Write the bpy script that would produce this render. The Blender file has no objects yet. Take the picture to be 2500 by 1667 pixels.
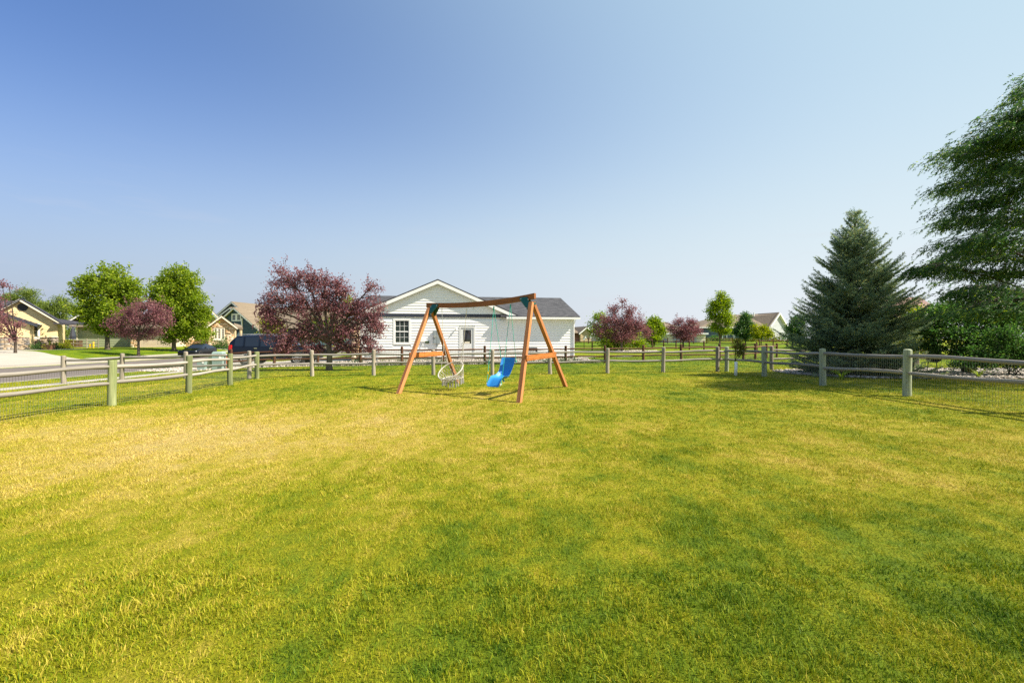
import bpy, bmesh, math, random
import numpy as np
from mathutils import Vector, Matrix
R = math.radians
random.seed(7); rng = np.random.default_rng(7)
sc = bpy.context.scene
COL = sc.collection

# ------------------------------------------------------------------ camera
CAM_H = 1.5
F = 1111.0                       # focal length in photograph pixels (2500 wide)
HZ = 828.0                       # row of the horizon
cam_d = bpy.data.cameras.new('camera'); cam = bpy.data.objects.new('camera', cam_d); COL.objects.link(cam)
cam_d.sensor_width = 36.0; cam_d.lens = 36.0 * F / 2500.0
cam_d.clip_start = 0.05; cam_d.clip_end = 5000
cam.location = (0, 0, CAM_H)
cam.rotation_euler = (R(90) - math.atan((833.5 - HZ) / F), 0, 0)
sc.camera = cam
sc.render.resolution_x, sc.render.resolution_y = 1024, 682

# ------------------------------------------------------------------ sky and sun
SUN = Vector((0.93, -0.15, 0.97)).normalized()          # towards the sun: right of the camera
EL = math.asin(SUN.z); AZ = math.atan2(SUN.x, SUN.y)
world = bpy.data.worlds.new('World'); sc.world = world; world.use_nodes = True
wn = world.node_tree; wn.nodes.clear()
w_out = wn.nodes.new('ShaderNodeOutputWorld'); w_bg = wn.nodes.new('ShaderNodeBackground')
sky = wn.nodes.new('ShaderNodeTexSky'); sky.sky_type = 'NISHITA'; sky.sun_disc = False
sky.sun_elevation = EL; sky.sun_rotation = AZ
sky.air_density = 0.85; sky.dust_density = 3.0; sky.ozone_density = 4.0; sky.altitude = 1100
SKY_K, EXPO = 0.0673, 1.1
w_bg.inputs['Strength'].default_value = SKY_K
# summer haze: the sky pales towards the horizon and towards the sun, all round
def wnode(ty, **k):
    x = wn.nodes.new(ty)
    for a, b in k.items(): setattr(x, a, b)
    return x
def wmath(op, a, b=0.0, clamp=False):
    x = wnode('ShaderNodeMath', operation=op, use_clamp=clamp)
    for v, i in ((a, 0), (b, 1)):
        if hasattr(v, 'links'): wn.links.new(v, x.inputs[i])
        else: x.inputs[i].default_value = v
    return x.outputs[0]
w_tc = wnode('ShaderNodeTexCoord'); w_sep = wnode('ShaderNodeSeparateXYZ'); wn.links.new(w_tc.outputs['Generated'], w_sep.inputs[0])
w_dot = wnode('ShaderNodeVectorMath', operation='DOT_PRODUCT'); wn.links.new(w_tc.outputs['Generated'], w_dot.inputs[0]); w_dot.inputs[1].default_value = SUN
w_e = wmath('MAXIMUM', w_sep.outputs[2], 0.0); w_s = w_dot.outputs['Value']; w_u = wmath('MULTIPLY', wmath('ADD', w_s, 1.0), .5)
w_low = wmath('MULTIPLY', wmath('POWER', 2.71828, wmath('MULTIPLY', w_e, -1/.12)), wmath('ADD', wmath('MULTIPLY', w_s, 11.4), 12.0))
w_x = wmath('ADD', w_low, wmath('MULTIPLY', wmath('POWER', w_u, 4.63), 4.28))
w_h = wmath('SUBTRACT', 1.0, wmath('POWER', 2.71828, wmath('MULTIPLY', w_x, -1.0)))
w_k = wmath('MULTIPLY', wmath('MULTIPLY', w_u, w_u), wmath('SUBTRACT', 3.0, wmath('MULTIPLY', w_u, 2.0)))
w_q = wmath('POWER', 2.71828, wmath('MULTIPLY', w_e, -1/.25))
w_mix = wnode('ShaderNodeMix', data_type='RGBA'); wn.links.new(w_h, w_mix.inputs[0]); w_tint = wnode('ShaderNodeMix', data_type='RGBA', blend_type='MULTIPLY'); w_tint.inputs[0].default_value = 1.0; w_tint.inputs[7].default_value = (.05, .63, 1.40, 1)
wn.links.new(sky.outputs[0], w_tint.inputs[6]); wn.links.new(w_tint.outputs[2], w_mix.inputs[6])
hk = 1.0/(SKY_K*2**EXPO)
w_hc = wnode('ShaderNodeMix', data_type='RGBA'); wn.links.new(w_k, w_hc.inputs[0])
w_hc.inputs[6].default_value = (.40*hk, .43*hk, .55*hk, 1); w_hc.inputs[7].default_value = (1.06*hk, 1.08*hk, 1.09*hk, 1); w_hi = wnode('ShaderNodeMix', data_type='RGBA'); wn.links.new(w_q, w_hi.inputs[0])
w_hi.inputs[6].default_value = (.54*hk, .75*hk, .848*hk, 1); wn.links.new(w_hc.outputs[2], w_hi.inputs[7]); wn.links.new(w_hi.outputs[2], w_mix.inputs[7])
w_map = wnode('ShaderNodeMapping'); w_map.inputs['Scale'].default_value = (2.2, 2.2, 16); w_map.inputs['Location'].default_value = (.35, .2, .6); wn.links.new(w_tc.outputs['Generated'], w_map.inputs[0])
w_cn = wnode('ShaderNodeTexNoise'); w_cn.inputs['Scale'].default_value = 2.4; w_cn.inputs['Detail'].default_value = 6; w_cn.inputs['Roughness'].default_value = .6; wn.links.new(w_map.outputs[0], w_cn.inputs['Vector'])
w_cl = wmath('MULTIPLY', wmath('MULTIPLY', wmath('SUBTRACT', w_cn.outputs[0], .56), 3.0, True), wmath('MULTIPLY', wmath('SUBTRACT', .34, w_e), 1.6, True))
w_cm = wnode('ShaderNodeMix', data_type='RGBA'); wn.links.new(w_cl, w_cm.inputs[0]); wn.links.new(w_mix.outputs[2], w_cm.inputs[6]); w_cm.inputs[7].default_value = (.72*hk, .70*hk, .76*hk, 1)
wn.links.new(w_cm.outputs[2], w_bg.inputs['Color']); wn.links.new(w_bg.outputs[0], w_out.inputs['Surface'])
sun_d = bpy.data.lights.new('sun', 'SUN'); sun_d.energy = 5.0; sun_d.angle = R(0.53); sun_d.color = (1.0, 0.90, 0.74)
sun = bpy.data.objects.new('sun', sun_d); COL.objects.link(sun)
sun.rotation_euler = SUN.to_track_quat('Z', 'Y').to_euler(); sun.location = (30, -3, 40)
vs = sc.view_settings
vs.view_transform = 'Standard'; vs.look = 'None'; vs.gamma = 1.0; vs.exposure = EXPO; vs.use_curve_mapping = False
sc.cycles.use_denoising = False
sc.cycles.max_bounces = 8; sc.cycles.transparent_max_bounces = 8

# ------------------------------------------------------------------ helpers
def sstep(a, b, x):
    t = np.clip((x - a) / (b - a), 0, 1); return t * t * (3 - 2 * t)
def gz(x, y):
    """height of the turf"""
    z = 0.021 * np.clip(x, 0, 12) * (1 - 0.6 * sstep(9, 24, y))
    z = z - 0.05 * sstep(-4, -12, x) - 0.24 * sstep(-12, -20, x) + 0.62 * sstep(-34, -46, x)
    z = z + 1.15 * sstep(36, 118, y) * (0.35 + 0.65 * sstep(-60, 10, x))
    return z
def G(x, y): return float(gz(np.float64(x), np.float64(y)))
def wx(px, d): return (px - 1250.0) / F * d             # world x of a photo column at a depth
def wz(py, d): return CAM_H - (py - HZ) / F * d

class MB:
    """collects shapes; build() links them as one mesh object"""
    def __init__(s): s.v = []; s.f = []
    def add(s, vs, fs):
        n = len(s.v); s.v += [tuple(v) for v in vs]; s.f += [tuple(i + n for i in f) for f in fs]; return s
    def box(s, x0, x1, y0, y1, z0, z1):
        return s.add([(x0,y0,z0),(x1,y0,z0),(x1,y1,z0),(x0,y1,z0),(x0,y0,z1),(x1,y0,z1),(x1,y1,z1),(x0,y1,z1)],
              [(3,2,1,0),(4,5,6,7),(0,1,5,4),(1,2,6,5),(2,3,7,6),(3,0,4,7)])
    def hexa(s, p):            # 8 corners, bottom 4 then top 4
        return s.add(p, [(3,2,1,0),(4,5,6,7),(0,1,5,4),(1,2,6,5),(2,3,7,6),(3,0,4,7)])
    def slab(s, quad, t):      # quad (top, ccw from above), thickness straight down
        q = [Vector(p) for p in quad]; d = Vector((0,0,-t)); return s.hexa([p + d for p in q] + q)
    def prism(s, poly, y0, y1):   # poly in (x,z), extruded along y
        n = len(poly)
        vs = [(x,y0,z) for x,z in poly] + [(x,y1,z) for x,z in poly]
        return s.add(vs, [tuple(range(n)), tuple(range(2*n-1, n-1, -1))] + [(i+n, (i+1)%n+n, (i+1)%n, i) for i in range(n)])
    def tube(s, pts, rad, n=8, cap=True, up=None):
        pts = [Vector(p) for p in pts]; k = len(pts)
        if not hasattr(rad, '__len__'): rad = [rad]*k
        base = len(s.v); ref = None
        for i, p in enumerate(pts):
            t = (pts[min(i+1,k-1)] - pts[max(i-1,0)])
            t = t.normalized() if t.length > 1e-9 else Vector((0,0,1))
            if ref is None:
                ref = t.orthogonal().normalized() if up is None else Vector(up)
            ref = (ref - t*ref.dot(t)); ref = ref.normalized() if ref.length > 1e-6 else t.orthogonal().normalized()
            b = t.cross(ref)
            for j in range(n):
                a = 2*math.pi*j/n; s.v.append(tuple(p + (ref*math.cos(a) + b*math.sin(a))*rad[i]))
        for i in range(k-1):
            for j in range(n):
                a = base+i*n+j; b2 = base+i*n+(j+1)%n; s.f.append((a, b2, b2+n, a+n))
        if cap:
            s.f.append(tuple(base+j for j in range(n-1,-1,-1))); s.f.append(tuple(base+(k-1)*n+j for j in range(n)))
        return s
    def bar(s, a, b, w, h, up=(0,0,1)):      # rectangular bar
        a, b = Vector(a), Vector(b); t = (b-a).normalized(); u = Vector(up); u = (u - t*u.dot(t)).normalized(); r = t.cross(u)
        o = [(-1,-1),(1,-1),(1,1),(-1,1)]
        return s.hexa([a + r*w/2*i + u*h/2*j for i,j in o] + [b + r*w/2*i + u*h/2*j for i,j in o])
    def disc(s, c, ax, r, t, n=20, r2=None):
        c = Vector(c); ax = Vector(ax).normalized()
        return s.tube([c - ax*t/2, c + ax*t/2], [r, r if r2 is None else r2], n)
    def ico(s, c, r, sub=1, sq=(1,1,1), jit=0.0):
        bm = bmesh.new(); bmesh.ops.create_icosphere(bm, subdivisions=sub, radius=1)
        vs = [(c[0]+v.co.x*r*sq[0]*(1+random.uniform(-jit,jit)), c[1]+v.co.y*r*sq[1]*(1+random.uniform(-jit,jit)), c[2]+v.co.z*r*sq[2]*(1+random.uniform(-jit,jit))) for v in bm.verts]
        fs = [tuple(v.index for v in f.verts) for f in bm.faces]; bm.free(); return s.add(vs, fs)
    def mesh(s, name, mat, smooth=False, bevel=0):
        me = bpy.data.meshes.new(name); me.from_pydata(s.v, [], s.f)
        if bevel:
            bm = bmesh.new(); bm.from_mesh(me)
            bmesh.ops.bevel(bm, geom=bm.edges[:], offset=bevel, segments=2, affect='EDGES', clamp_overlap=True); bm.to_mesh(me); bm.free()
        bm = bmesh.new(); bm.from_mesh(me); bmesh.ops.recalc_face_normals(bm, faces=bm.faces[:]); bm.to_mesh(me); bm.free()
        if mat: me.materials.append(mat)
        if smooth: me.shade_smooth()
        return me
    def build(s, name, mat, parent=None, smooth=False, bevel=0):
        return link(name, s.mesh(name, mat, smooth, bevel), parent)
def link(name, me, parent=None):
    o = bpy.data.objects.new(name, me); COL.objects.link(o); o.parent = parent; return o
def tag(o, label=None, cat=None, group=None, kind=None):
    if label: o['label'] = label
    if cat: o['category'] = cat
    if group: o['group'] = group
    if kind: o['kind'] = kind
    return o
def empty(name, loc, rz=0, **k):
    o = bpy.data.objects.new(name, None); COL.objects.link(o); o.location = loc; o.rotation_euler = (0,0,rz); o.empty_display_size = .1
    return tag(o, **k)
def copy_tree(o, parent=None):
    c = o.copy(); COL.objects.link(c); c.parent = parent
    for ch in list(o.children): copy_tree(ch, c)
    return c
def np_mesh(name, verts, faces, mat, smooth=False, attr=None):
    """verts (n,3), faces (m,k) numpy; attr = per-face float array"""
    me = bpy.data.meshes.new(name); m, k = faces.shape
    me.vertices.add(len(verts)); me.vertices.foreach_set('co', np.ascontiguousarray(verts, dtype=np.float32).ravel())
    me.loops.add(m*k); me.loops.foreach_set('vertex_index', faces.astype(np.int32).ravel())
    me.polygons.add(m); me.polygons.foreach_set('loop_start', np.arange(0, m*k, k, dtype=np.int32))
    try: me.polygons.foreach_set('loop_total', np.full(m, k, dtype=np.int32))
    except Exception: pass
    me.update(calc_edges=True)
    if attr is not None:
        a = me.attributes.new('var', 'FLOAT', 'FACE'); a.data.foreach_set('value', attr.astype(np.float32))
    me.materials.append(mat)
    if smooth: me.shade_smooth()
    return me

# ------------------------------------------------------------------ materials
class NT:
    def __init__(s, name):
        s.m = bpy.data.materials.new(name); s.m.use_nodes = True; s.t = s.m.node_tree; s.t.nodes.clear()
        s.out = s.n('ShaderNodeOutputMaterial')
    def n(s, ty, **k):
        x = s.t.nodes.new(ty)
        for a, b in k.items(): setattr(x, a, b)
        return x
    def l(s, a, b): s.t.links.new(a, b)
    def set(s, node, **k):
        for a, b in k.items(): node.inputs[a.replace('_', ' ')].default_value = b
        return node
    def coord(s, kind, scale=(1,1,1), rot=(0,0,0)):
        mp = s.n('ShaderNodeMapping'); mp.inputs['Scale'].default_value = scale; mp.inputs['Rotation'].default_value = rot
        if kind == 'World': s.l(s.n('ShaderNodeNewGeometry').outputs['Position'], mp.inputs[0])
        else: s.l(s.n('ShaderNodeTexCoord').outputs[kind], mp.inputs[0])
        return mp.outputs[0]
    def noise(s, vec, scale, detail=4, rough=.6):
        x = s.n('ShaderNodeTexNoise'); s.set(x, Scale=scale, Detail=detail, Roughness=rough); s.l(vec, x.inputs['Vector']); return x.outputs[0]
    def ramp(s, fac, stops, interp='LINEAR'):
        r = s.n('ShaderNodeValToRGB'); r.color_ramp.interpolation = interp
        els = r.color_ramp.elements
        while len(els) < len(stops): els.new(0.5)
        for e, (p, c) in zip(els, stops): e.position = p; e.color = (*c, 1) if len(c) == 3 else c
        s.l(fac, r.inputs[0]); return r.outputs[0]
    def mix(s, fac, a, b, mode='MIX'):
        x = s.n('ShaderNodeMix', data_type='RGBA', blend_type=mode)
        for v, i in ((fac, 0), (a, 6), (b, 7)):
            if hasattr(v, 'links'): s.l(v, x.inputs[i])
            else: x.inputs[i].default_value = v if i == 0 else (*v[:3], 1)
        return x.outputs[2]
    def math(s, op, a, b=0.0, clamp=False):
        x = s.n('ShaderNodeMath', operation=op, use_clamp=clamp)
        for v, i in ((a, 0), (b, 1)):
            if hasattr(v, 'links'): s.l(v, x.inputs[i])
            else: x.inputs[i].default_value = v
        return x.outputs[0]
    def bump(s, h, strength=.3, dist=.01):
        b = s.n('ShaderNodeBump'); s.set(b, Strength=strength, Distance=dist); s.l(h, b.inputs['Height']); return b.outputs[0]
    def pbsdf(s, col, rough=.7, normal=None, metallic=0, spec=.5, coat=0):
        p = s.n('ShaderNodeBsdfPrincipled')
        if hasattr(col, 'links'): s.l(col, p.inputs['Base Color'])
        else: p.inputs['Base Color'].default_value = (*col, 1)
        if hasattr(rough, 'links'): s.l(rough, p.inputs['Roughness'])
        else: p.inputs['Roughness'].default_value = rough
        p.inputs['Metallic'].default_value = metallic; p.inputs['Specular IOR Level'].default_value = spec
        p.inputs['Coat Weight'].default_value = coat
        if normal is not None: s.l(normal, p.inputs['Normal'])
        s.l(p.outputs[0], s.out.inputs[0]); return p
def mul(c, k): return tuple(min(1, x*k) for x in c)
def simple(name, c, rough=.7, var=.18, scale=3, stretch=(1,1,1), bump=.15, bscale=None, kind='Object', metallic=0, spec=.4, coat=0, c2=None):
    t = NT(name); v = t.coord(kind, stretch)
    n = t.noise(v, scale, 5)
    col = t.ramp(n, [(.3, mul(c, 1-var)), (.7, c2 if c2 else mul(c, 1+var))])
    nb = t.noise(v, bscale or scale*6, 4)
    col = t.mix(.25, col, t.ramp(nb, [(.3, mul(c, 1-var)), (.7, mul(c, 1+var))]))
    t.pbsdf(col, rough, t.bump(nb, bump, .01) if bump else None, metallic, spec, coat)
    return t.m
def wood(name, c1, c2, along=2, rough=.75, scale=14, bump=.4, coat=0, spots=None):
    """grain running along local axis `along`"""
    st = [scale]*3; st[along] = scale*.07
    t = NT(name); v = t.coord('Object', tuple(st)); n = t.noise(v, 1.0, 6, .65)
    big = t.noise(t.coord('Object', (1.3,1.3,1.3)), 2.0, 3)
    col = t.ramp(n, [(.27, mul(c1, .38)), (.42, c1), (.7, c2)])
    rnd = t.n('ShaderNodeObjectInfo').outputs['Random']
    col = t.mix(t.math('MULTIPLY', big, .5), col, mul(c1, .75))
    k = t.math('ADD', t.math('MULTIPLY', rnd, .45), .78)
    hs = t.n('ShaderNodeHueSaturation'); t.l(k, hs.inputs['Value']); t.l(col, hs.inputs['Color']); col = hs.outputs[0]
    if spots:
        m = t.ramp(t.noise(t.coord('Object', (1,1,1)), 13, 2), [(.66, (0,0,0)), (.72, (1,1,1))]); col = t.mix(m, col, spots)
    t.pbsdf(col, rough, t.bump(n, bump, .006), spec=.3, coat=coat); return t.m
def leafmat(name, c1, c2, c3=None, trans=.45, rough=.5):
    t = NT(name); at = t.n('ShaderNodeAttribute', attribute_name='var').outputs['Fac']
    st = [(0, c1), (.75, c2)] + ([(1, c3)] if c3 else [])
    col = t.ramp(at, st)
    d = t.n('ShaderNodeBsdfPrincipled'); t.l(col, d.inputs['Base Color']); d.inputs['Roughness'].default_value = rough; d.inputs['Specular IOR Level'].default_value = .18
    tr = t.n('ShaderNodeBsdfTranslucent'); hs = t.n('ShaderNodeHueSaturation'); t.set(hs, Saturation=1.15, Value=1.35); t.l(col, hs.inputs['Color']); t.l(hs.outputs[0], tr.inputs[0])
    mx = t.n('ShaderNodeMixShader'); mx.inputs[0].default_value = trans; t.l(d.outputs[0], mx.inputs[1]); t.l(tr.outputs[0], mx.inputs[2]); t.l(mx.outputs[0], t.out.inputs[0])
    return t.m

def turf_colour(t, blade):
    """lawn colour from where the turf grows: green, yellowing and straw-dry patches"""
    p = t.coord('World')
    big = t.noise(t.coord('World', (.55, .30, 0)), 1.0, 3, .55)
    mid = t.noise(t.coord('World', (1.7, 1.0, 0)), 1.0, 4, .6)
    fine = t.noise(t.coord('World', (5.5, 4, 0)), 1.0, 5, .7)
    # patches that dried out: the middle left of the yard, and round the swing
    def spot(cx, cy, rx, ry):
        mp = t.n('ShaderNodeMapping'); mp.inputs['Location'].default_value = (-cx/rx, -cy/ry, 0); mp.inputs['Scale'].default_value = (1/rx, 1/ry, 0)
        t.l(p, mp.inputs[0]); ln = t.n('ShaderNodeVectorMath', operation='LENGTH'); t.l(mp.outputs[0], ln.inputs[0])
        return t.math('SUBTRACT', 1.0, ln.outputs['Value'], True)
    dry = t.math('MULTIPLY', spot(-5.2, 7.2, 7.5, 4.6), .42)
    dry = t.math('ADD', dry, t.math('MULTIPLY', spot(-.8, 11.8, 5.0, 3.0), .2))
    dry = t.math('ADD', dry, t.math('MULTIPLY', spot(6, 5.5, 6, 4.5), .1))
    wet = t.math('MULTIPLY', spot(2.0, 2.6, 4.5, 1.9), .16)
    wet = t.math('ADD', wet, t.math('MULTIPLY', spot(0, 30, 60, 14.5), .20))
    wet = t.math('ADD', wet, t.math('MULTIPLY', spot(-42, 48, 26, 26), .22))
    wet = t.math('ADD', wet, t.math('MULTIPLY', spot(25, 75, 70, 48), .26))
    v = t.math('ADD', t.math('MULTIPLY', big, .52), t.math('MULTIPLY', mid, .58))
    v = t.math('ADD', v, t.math('MULTIPLY', fine, .62))
    v = t.math('ADD', t.math('SUBTRACT', v, wet), dry)
    if blade:
        at = t.n('ShaderNodeAttribute', attribute_name='var').outputs['Fac']
        v = t.math('ADD', v, t.math('MULTIPLY', t.math('SUBTRACT', at, .5), .55))
    v = t.math('SUBTRACT', v, .405)
    return t.ramp(v, [(.08, (.030, .090, .004)), (.30, (.14, .215, .007)), (.50, (.32, .32, .010)), (.70, (.52, .41, .065)), (.95, (.60, .46, .17))])
def turfmat(name, blade):
    t = NT(name); col = turf_colour(t, blade)
    if not blade:
        # dead thatch and soil of the mown yard, darkened as shade between blades
        mp = t.coord('World', (1/34, 1/30, 0)); ln = t.n('ShaderNodeVectorMath', operation='LENGTH'); t.l(mp, ln.inputs[0])
        msk = t.math('MULTIPLY', t.math('SUBTRACT', 1.0, ln.outputs['Value'], True), 2.2, True)
        col = t.mix(t.math('MULTIPLY', msk, .26), col, (.060, .052, .016))
        f = t.noise(t.coord('World', (60, 34, 1)), 1.0, 5, .7)
        col = t.mix(.7, col, t.ramp(f, [(.3, (.28,.28,.25)), (.65, (1.0,1.0,.95))]), 'MULTIPLY')
        t.pbsdf(col, .9, t.bump(f, .8, .03), spec=.1); return t.m
    d = t.n('ShaderNodeBsdfPrincipled'); t.l(col, d.inputs['Base Color']); d.inputs['Roughness'].default_value = .6; d.inputs['Specular IOR Level'].default_value = .2
    tr = t.n('ShaderNodeBsdfTranslucent'); t.l(col, tr.inputs[0])
    mx = t.n('ShaderNodeMixShader'); mx.inputs[0].default_value = .24; t.l(d.outputs[0], mx.inputs[1]); t.l(tr.outputs[0], mx.inputs[2]); t.l(mx.outputs[0], t.out.inputs[0])
    return t.m
def shingle(name, c1, c2):
    t = NT(name); v = t.coord('Object')
    # courses follow the height of the roof, tabs run along the house
    sx = t.n('ShaderNodeSeparateXYZ'); t.l(v, sx.inputs[0])
    cmb = t.n('ShaderNodeCombineXYZ'); t.l(t.math('ADD', sx.outputs[0], t.math('MULTIPLY', sx.outputs[1], .13)), cmb.inputs[0]); t.l(t.math('MULTIPLY', sx.outputs[2], 2.4), cmb.inputs[1])
    b = t.n('ShaderNodeTexBrick'); t.set(b, Scale=3.2, Mortar_Size=.012, Bias=0.0, Brick_Width=.9, Row_Height=.42); b.inputs['Color1'].default_value = (*c1,1); b.inputs['Color2'].default_value = (*c2,1); b.inputs['Mortar'].default_value = (*mul(c1,.55),1)
    t.l(cmb.outputs[0], b.inputs['Vector'])
    n = t.noise(v, 2.5, 5); col = t.mix(t.math('MULTIPLY', n, .5), b.outputs[0], mul(c1, .8))
    g = t.noise(v, 90, 3)
    t.pbsdf(t.mix(.3, col, g, 'OVERLAY'), .9, t.bump(b.outputs['Fac'], .5, -.01), spec=.2); return t.m
def glass(name, c=(.02,.03,.035), rough=.04):
    t = NT(name); n = t.noise(t.coord('Object'), .8, 2)
    t.pbsdf(c, rough, t.bump(n, .05, .02), spec=.9); return t.m

M = {}
M['turf'] = turfmat('turf_soil', False); M['blade'] = turfmat('grass_blade', True)
M['asphalt'] = simple('asphalt', (.145,.125,.115), .92, .12, .5, bump=.4, bscale=45, kind='World', spec=.2)
M['concrete'] = simple('concrete', (.37,.34,.295), .9, .1, .6, bump=.2, bscale=25, kind='World', spec=.2)
M['gravel'] = simple('gravel_bed', (.30,.26,.22), .95, .5, 14, bump=1.0, bscale=30, kind='World', spec=.2)
M['pebble'] = None
M['grey_wood'] = wood('weathered_wood', (.25,.215,.17), (.42,.375,.30), 2)
M['grey_rail'] = wood('weathered_rail', (.21,.19,.165), (.39,.36,.315), 0)
M['green_wood'] = wood('treated_green_wood', (.17,.20,.085), (.34,.36,.18), 2)
M['green_wood2'] = wood('pale_treated_wood', (.30,.34,.22), (.50,.53,.40), 2)
M['brown_wood'] = wood('brown_wood', (.07,.030,.015), (.16,.066,.030), 2)
M['brown_rail'] = wood('brown_rail', (.075,.032,.016), (.19,.08,.040), 0)
M['cedar'] = wood('stained_cedar', (.37,.145,.052), (.56,.25,.10), 2, .6, 26, .4, spots=(.14,.045,.015))
M['cedar_x'] = wood('stained_cedar_beam', (.26,.095,.03), (.42,.165,.058), 0, .65, 26, .4, spots=(.11,.04,.015))
M['cedar_b'] = wood('stained_cedar_brace', (.38,.125,.025), (.58,.22,.055), 0, .6, 26, .4, spots=(.15,.045,.015))
M['wire'] = simple('galvanised_wire', (.22,.23,.19), .5, .1, 5, bump=0, metallic=.6)
M['green_plate'] = simple('green_bracket_paint', (.006,.085,.075), .35, .15, 6, bump=.05)
M['steel'] = simple('bright_steel', (.62,.62,.6), .32, .1, 8, bump=0, metallic=.9)
M['white'] = simple('white_siding', (.82,.82,.80), .55, .03, 2, bump=.12, bscale=22, stretch=(.4,1,6), spec=.3)
M['white_trim'] = simple('white_trim', (.84,.84,.82), .45, .03, 2, bump=.05, spec=.4)
M['navy_trim'] = simple('dark_blue_trim', (.035,.042,.062), .5, .1, 3, bump=.05)
M['cream'] = simple('cream_siding', (.70,.55,.30), .6, .05, 2, bump=.1, bscale=20, stretch=(.4,1,6))
M['cream_trim'] = simple('cream_trim', (.72,.66,.52), .5, .04, 2, bump=.05)
M['sage'] = simple('sage_siding', (.30,.34,.22), .6, .06, 2, bump=.1, bscale=20)
M['tan'] = simple('tan_stucco', (.46,.355,.21), .7, .08, 2, bump=.15, bscale=20)
M['olive'] = simple('olive_siding', (.42,.37,.19), .65, .07, 2, bump=.1)
M['blue'] = simple('dark_blue_siding', (.042,.080,.105), .55, .1, 2, bump=.1)
M['slate_blue'] = simple('slate_blue_siding', (.085,.125,.16), .6, .08, 2, bump=.1)
M['grey_siding'] = simple('pale_grey_siding', (.44,.465,.50), .6, .05, 2, bump=.1)
M['peach'] = simple('peach_garage_paint', (.62,.50,.40), .55, .05, 2, bump=.05)
M['roof_dark'] = shingle('charcoal_shingles', (.048,.050,.057), (.098,.098,.108))
M['roof_navy'] = shingle('blue_black_shingles', (.035,.035,.045), (.075,.07,.08))
M['roof_brown'] = shingle('tan_brown_shingles', (.17,.135,.095), (.235,.19,.14))
M['roof_grey'] = shingle('grey_brown_shingles', (.17,.135,.10), (.24,.19,.145))
M['glass'] = glass('window_glass', (.035,.05,.045)); M['glass_dark'] = glass('dark_window_glass', (.012,.014,.018))
M['foundation'] = simple('foundation_concrete', (.36,.31,.25), .9, .12, 3, bump=.3)
M['util_green'] = simple('pale_green_cabinet', (.25,.34,.32), .5, .1, 3, bump=.05)
M['util_dark'] = simple('dark_green_cabinet', (.055,.09,.05), .5, .15, 3, bump=.05)
M['meter_grey'] = simple('meter_box_grey', (.25,.29,.30), .45, .08, 4, bump=.04)
M['orange'] = simple('orange_marker', (.75,.14,.02), .5, .08, 4, bump=.03)
M['yellow'] = simple('yellow_plastic', (.85,.55,.01), .4, .08, 4, bump=.03)
M['black'] = simple('black_plastic', (.015,.015,.017), .5, .2, 5, bump=.05)
def stonemat(name, cols):
    t = NT(name); r = t.n('ShaderNodeAttribute', attribute_name='var').outputs['Fac']
    n = t.noise(t.coord('Object'), 9, 5)
    c = t.ramp(r, [(i/(len(cols)-1), k) for i, k in enumerate(cols)])
    c = t.mix(.35, c, t.ramp(n, [(.3, (.45,.45,.45)), (.7, (1.25,1.25,1.25))]), 'MULTIPLY')
    t.pbsdf(c, .85, t.bump(n, .5, .02), spec=.25); return t.m
M['stone_warm'] = stonemat('warm_ledge_stone', [(.62,.46,.31), (.66,.38,.18), (.74,.64,.50), (.55,.36,.20), (.70,.53,.36)])
M['stone_cool'] = stonemat('mixed_ledge_stone', [(.30,.27,.25), (.52,.40,.27), (.16,.16,.17), (.46,.34,.22), (.40,.38,.36)])
M['pebble'] = stonemat('river_pebbles', [(.42,.38,.33), (.55,.48,.40), (.28,.25,.23), (.60,.55,.50), (.36,.28,.22)])
M['bark'] = wood('grey_bark', (.10,.08,.06), (.22,.18,.14), 2, .9, 16, 1.0)
M['bark_dark'] = wood('dark_bark', (.035,.026,.02), (.10,.075,.055), 2, .9, 16, 1.0)
M['leaf_purple'] = leafmat('purple_leaves', (.10,.044,.058), (.28,.12,.135), (.46,.26,.24), .4)
M['leaf_green'] = leafmat('bright_green_leaves', (.085,.15,.012), (.25,.34,.022), (.46,.50,.05), .5)
M['leaf_deep'] = leafmat('deep_green_leaves', (.026,.075,.025), (.085,.17,.042), (.20,.28,.06), .45)
M['leaf_locust'] = leafmat('fine_green_leaves', (.028,.075,.030), (.095,.175,.050), (.34,.42,.06), .5)
M['leaf_lime'] = leafmat('lime_green_leaves', (.13,.18,.012), (.30,.34,.02), (.45,.45,.05), .5)
M['leaf_pine'] = leafmat('pine_needles', (.06,.10,.018), (.17,.23,.04), (.27,.30,.06), .3)
M['needle'] = leafmat('spruce_needles', (.048,.105,.070), (.18,.26,.155), (.42,.42,.15), .35)
M['leaf_mixed'] = leafmat('reddening_leaves', (.07,.10,.02), (.18,.20,.03), (.35,.14,.06), .4)
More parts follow.
